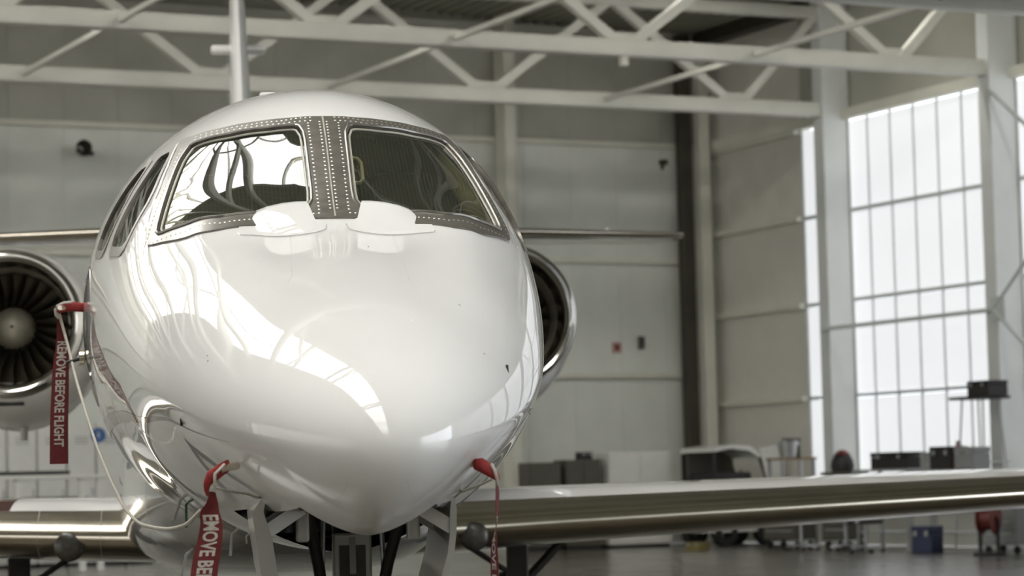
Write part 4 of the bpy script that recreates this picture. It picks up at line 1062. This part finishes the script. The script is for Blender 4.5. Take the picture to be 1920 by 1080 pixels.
# white covered tug in the corner
tg = empty('towing_tug', (24.95, 43.0, 0), 0.15)
bodyv = [(-0.75, 0.25), (-0.78, 0.9), (-0.70, 1.05), (-0.28, 1.10), (-0.25, 1.12), (0.35, 1.12), (0.62, 1.05), (0.80, 0.85), (0.82, 0.25)]
MB().loft([[(x, y, z) for x, z in bodyv] for y in (-0.5, -0.44, 0.44, 0.5)]).build('body', 'vwhite', tg, True, 35)
roofv = [(-0.72, 1.72), (-0.70, 1.80), (-0.3, 1.85), (0.15, 1.82), (0.40, 1.66), (0.36, 1.60), (0.1, 1.74), (-0.3, 1.78), (-0.66, 1.73)]
MB().loft([[(x, y, z) for x, z in roofv] for y in (-0.5, 0.5)]).build('canopy', 'vwhite', tg, True, 35)
for x0, x1 in ((-0.68, -0.68), (0.36, 0.62)):
    for sy in (-1, 1): MB().bar((x1, sy*0.46, 1.02), (x0, sy*0.46, 1.70), 0.05, 0.06).build('canopy_post', 'box', tg)
MB().box(-0.62, 0.25, -0.40, 0.40, 1.11, 1.35, 0.05).build('bench_seat', 'box', tg, True)
MB().tube([(0.42, 0, 1.12), (0.30, 0, 1.38)], 0.02, 8).build('steering_column', 'box', tg, True)
for sx in (-0.48, 0.5):
    for sy in (-0.44, 0.44):
        MB().lathe([(-0.09, 0.13), (-0.09, 0.25), (0.09, 0.25), (0.09, 0.13), (-0.09, 0.13)], 20, 'y', (sx, sy, 0.25)).build('wheel', 'tyre', tg, True)
MB().loft([[(0.36, y, 1.78), (0.78, y, 1.84), (1.0, y, 1.05), (0.56, y, 1.05)] for y in (-0.5, -0.44)]).build('rear_panel', 'vwhite', tg)
MB().box(-0.66, 0.42, 0.36, 0.42, 1.1, 1.74, 0.01).build('cab_back', 'cabd', tg)
tag(tg, 'white towing tug with a curved canopy parked in the far corner', 'tug')
table('work_table', (25.35, 41.4, 0), 0.75, 0.55, 1.58, 'wood', 'tall table with a brown plywood top beside the narrow window')
bu = empty('metal_bucket', (25.24, 41.32, 1.58)); MB().lathe([(0, 0.0), (0, 0.13), (0.30, 0.17), (0.30, 0.16), (0.02, 0.12)], 24, 'z').build('pail', 'galv', bu, True); MB().tube([(-0.17, 0, 0.28), (-0.12, -0.1, 0.33), (0.12, -0.1, 0.33), (0.17, 0, 0.28)], 0.006, 6).build('bail', 'galv', bu, True)
tag(bu, 'shiny grey metal bucket standing on the plywood table', 'bucket')
case('instrument_case', (25.46, 41.56, 1.58), 0.3, 0.16, 0.36, 'cabd', 'dark tall case behind the bucket on the plywood table')
# beside the windows
drawer_cart('tool_cart', (24.9, 39.0, 0), 0.6, 0.5, 1.30, 'cabd', 'dark tool cart under the black jacket, against the window column', 5, -1.2)
jk = empty('folded_jacket', (24.9, 39.0, 1.30), -1.2)
MB().lathe([(0.0, 0.20), (0.1, 0.22), (0.2, 0.20), (0.30, 0.14), (0.35, 0.07), (0.36, 0.0)], 18, 'z', (0, 0, 0), lambda a, x, z: (x*1.0, z*0.8)).build('cloth', 'box', jk, True)
MB().lathe([(0.30, 0.145), (0.34, 0.10), (0.37, 0.06), (0.38, 0.0)], 18, 'z', (0.01, -0.012, 0), lambda a, x, z: (x*1.02, z*0.84)).build('collar', 'redp', jk, True)
tag(jk, 'heap of black jacket with red collar on top of a tool cart', 'jacket')
table('work_table', (24.6, 37.0, 0), 1.35, 0.6, 1.33, 'galv', 'metal trolley table under the wide window carrying one black box', rz=-1.45)
case('plastic_crate', (24.6, 36.85, 1.33), 0.92, 0.4, 0.27, 'box', 'wide black box standing alone in front of the wide window', -1.45)
table('work_table', (24.5, 35.1, 0), 1.7, 0.6, 1.30, 'galv', 'metal table in front of the second column carrying mixed boxes', rz=-1.45)
case('plastic_crate', (24.55, 35.72, 1.30), 0.34, 0.34, 0.28, 'cabg', 'grey box at the left end of the mixed row of boxes', -1.45)
case('plastic_crate', (24.5, 35.25, 1.30), 0.50, 0.38, 0.36, 'box', 'dark box in the middle of the mixed row of boxes', -1.45)
ex = empty('fire_extinguisher', (24.42, 34.9, 1.30)); MB().lathe([(0, 0.0), (0, 0.06), (0.30, 0.06), (0.36, 0.035), (0.40, 0.02), (0.42, 0.0)], 16, 'z').build('cylinder', 'redp', ex, True); MB().box(-0.02, 0.05, -0.012, 0.012, 0.40, 0.44).build('valve', 'box', ex)
MB().tube([(0.04, 0, 0.42), (0.09, 0, 0.36), (0.075, 0, 0.15)], 0.008, 8).build('hose', 'box', ex, True)
tag(ex, 'red cylinder extinguisher standing between the dark and the pale box', 'extinguisher')
case('plastic_crate', (24.45, 34.55, 1.30), 0.42, 0.38, 0.34, 'cabg', 'pale grey box at the right end of the mixed row of boxes', -1.45)
# tall work stand with a black case on its platform
ws = empty('work_stand', (25.14, 35.25, 0), -math.pi/2)
MB().box(-0.45, 0.40, -0.3, 0.3, 2.40, 2.45, 0.008).build('platform', 'box', ws)
for sx in (-1, 1):
    for sy in (-1, 1):
        MB().tube([(sx*0.22, sy*0.2, 2.40), (sx*0.40, sy*0.30, 0.0)], 0.016, 8).build('leg', 'galv', ws, True)
for z in (0.7, 1.4): MB().tube([(-0.36, -0.27, z), (0.36, -0.27, z), (0.36, 0.27, z), (-0.36, 0.27, z), (-0.36, -0.27, z)], 0.011, 6).build('brace_ring', 'galv', ws, True)
tag(ws, 'tall thin legged stand with a black platform in front of the wide window', 'stand')
case('instrument_case', (25.14, 35.05, 2.45), 0.55, 0.4, 0.24, 'box', 'black case on the platform of the tall thin legged stand', -math.pi/2)
# chairs and carts below the wing line
chair((23.6, 38.3, 0), 0.5, 'black swivel chair left of the metal trolley table')
chair((23.5, 36.2, 0), 2.0, 'black swivel chair between the two metal tables')
chair((23.9, 37.4, 0), 3.6, 'black swivel chair pushed up to the trolley table', 'cabg')
drawer_cart('tool_cart', (24.6, 40.3, 0), 0.8, 0.5, 0.95, 'cabd', 'low dark drawer cart next to the plywood table', 4, -1.3)
drawer_cart('tool_cart', (24.3, 33.45, 0), 0.7, 0.5, 0.98, 'cabg', 'grey drawer cart at the far right under the wing tip', 4, -1.3)
case('plastic_crate', (24.0, 35.2, 0), 0.4, 0.3, 0.42, 'bluec', 'blue plastic crate on the floor under the mixed boxes', -1.3)
case('plastic_crate', (22.9, 40.6, 0), 0.34, 0.26, 0.14, 'yellow', 'small yellow crate on the floor near the far corner', -1.2)
rl = empty('hose_reel', (23.6, 33.0, 0), -1.0)
MB().box(-0.2, 0.2, -0.15, 0.15, 0, 0.05, 0.01).build('base', 'box', rl)
for sx in (-1, 1): MB().bar((sx*0.14, 0, 0.04), (sx*0.14, 0, 0.55), 0.03, 0.06).build('upright', 'box', rl)
MB().lathe([(-0.12, 0.05), (-0.12, 0.24), (-0.10, 0.24), (-0.10, 0.17), (0.10, 0.17), (0.10, 0.24), (0.12, 0.24), (0.12, 0.05)], 24, 'x', (0, 0, 0.55)).build('drum', 'redp', rl, True)
tag(rl, 'red hose reel on the floor at the right edge below the wing', 'reel')
# rear wall, left: white lockers, blue sign, workbench
for k in range(9):
    x = 10.0+0.52*k
    lk = cabinet('locker', (x, 44.95, 0), 0.50, 0.5, 2.46, 'cabw', 'white locker behind the left wing, number %s from the left of the row' % ['one', 'two', 'three', 'four', 'five', 'six', 'seven', 'eight', 'nine'][k], 'locker', 1)
    lk['group'] = 'white lockers on the rear wall'
    for q in range(3): MB().box(-0.12, 0.12, -0.275, -0.269, 2.2-0.05*q, 2.215-0.05*q).build('vent_slot', 'cabg', lk)
sg_ = empty('round_sign', (13.42, 44.66, 2.24)); MB().lathe([(0.0, 0.0), (0.0, 0.13), (0.012, 0.13)], 28, 'y').build('disc', 'blue', sg_); MB().box(-0.012, 0.012, -0.006, 0.0, -0.05, 0.05).build('pictogram', 'cabw', sg_)
tag(sg_, 'round blue sign on the white lockers behind the left engine', 'sign')
wb = empty('workbench', (11.5, 42.4, 0))
MB().box(-1.35, 1.25, -0.4, 0.4, 1.49, 1.55, 0.008).build('bench_top', 'cabw', wb)
MB().box(-1.35, 0.65, -0.36, 0.36, 1.56, 1.62, 0.006).build('rubber_mat', 'box', wb)
for x in (-1.25, -0.2, 0.85, 1.15): MB().box(x-0.05, x+0.05, -0.36, -0.28, 0, 1.49).build('leg', 'cabw', wb)
MB().box(-1.25, 1.15, 0.30, 0.36, 0.3, 1.2).build('back_panel', 'cabg', wb)
tag(wb, 'long white workbench with a black mat behind the left wing', 'workbench')
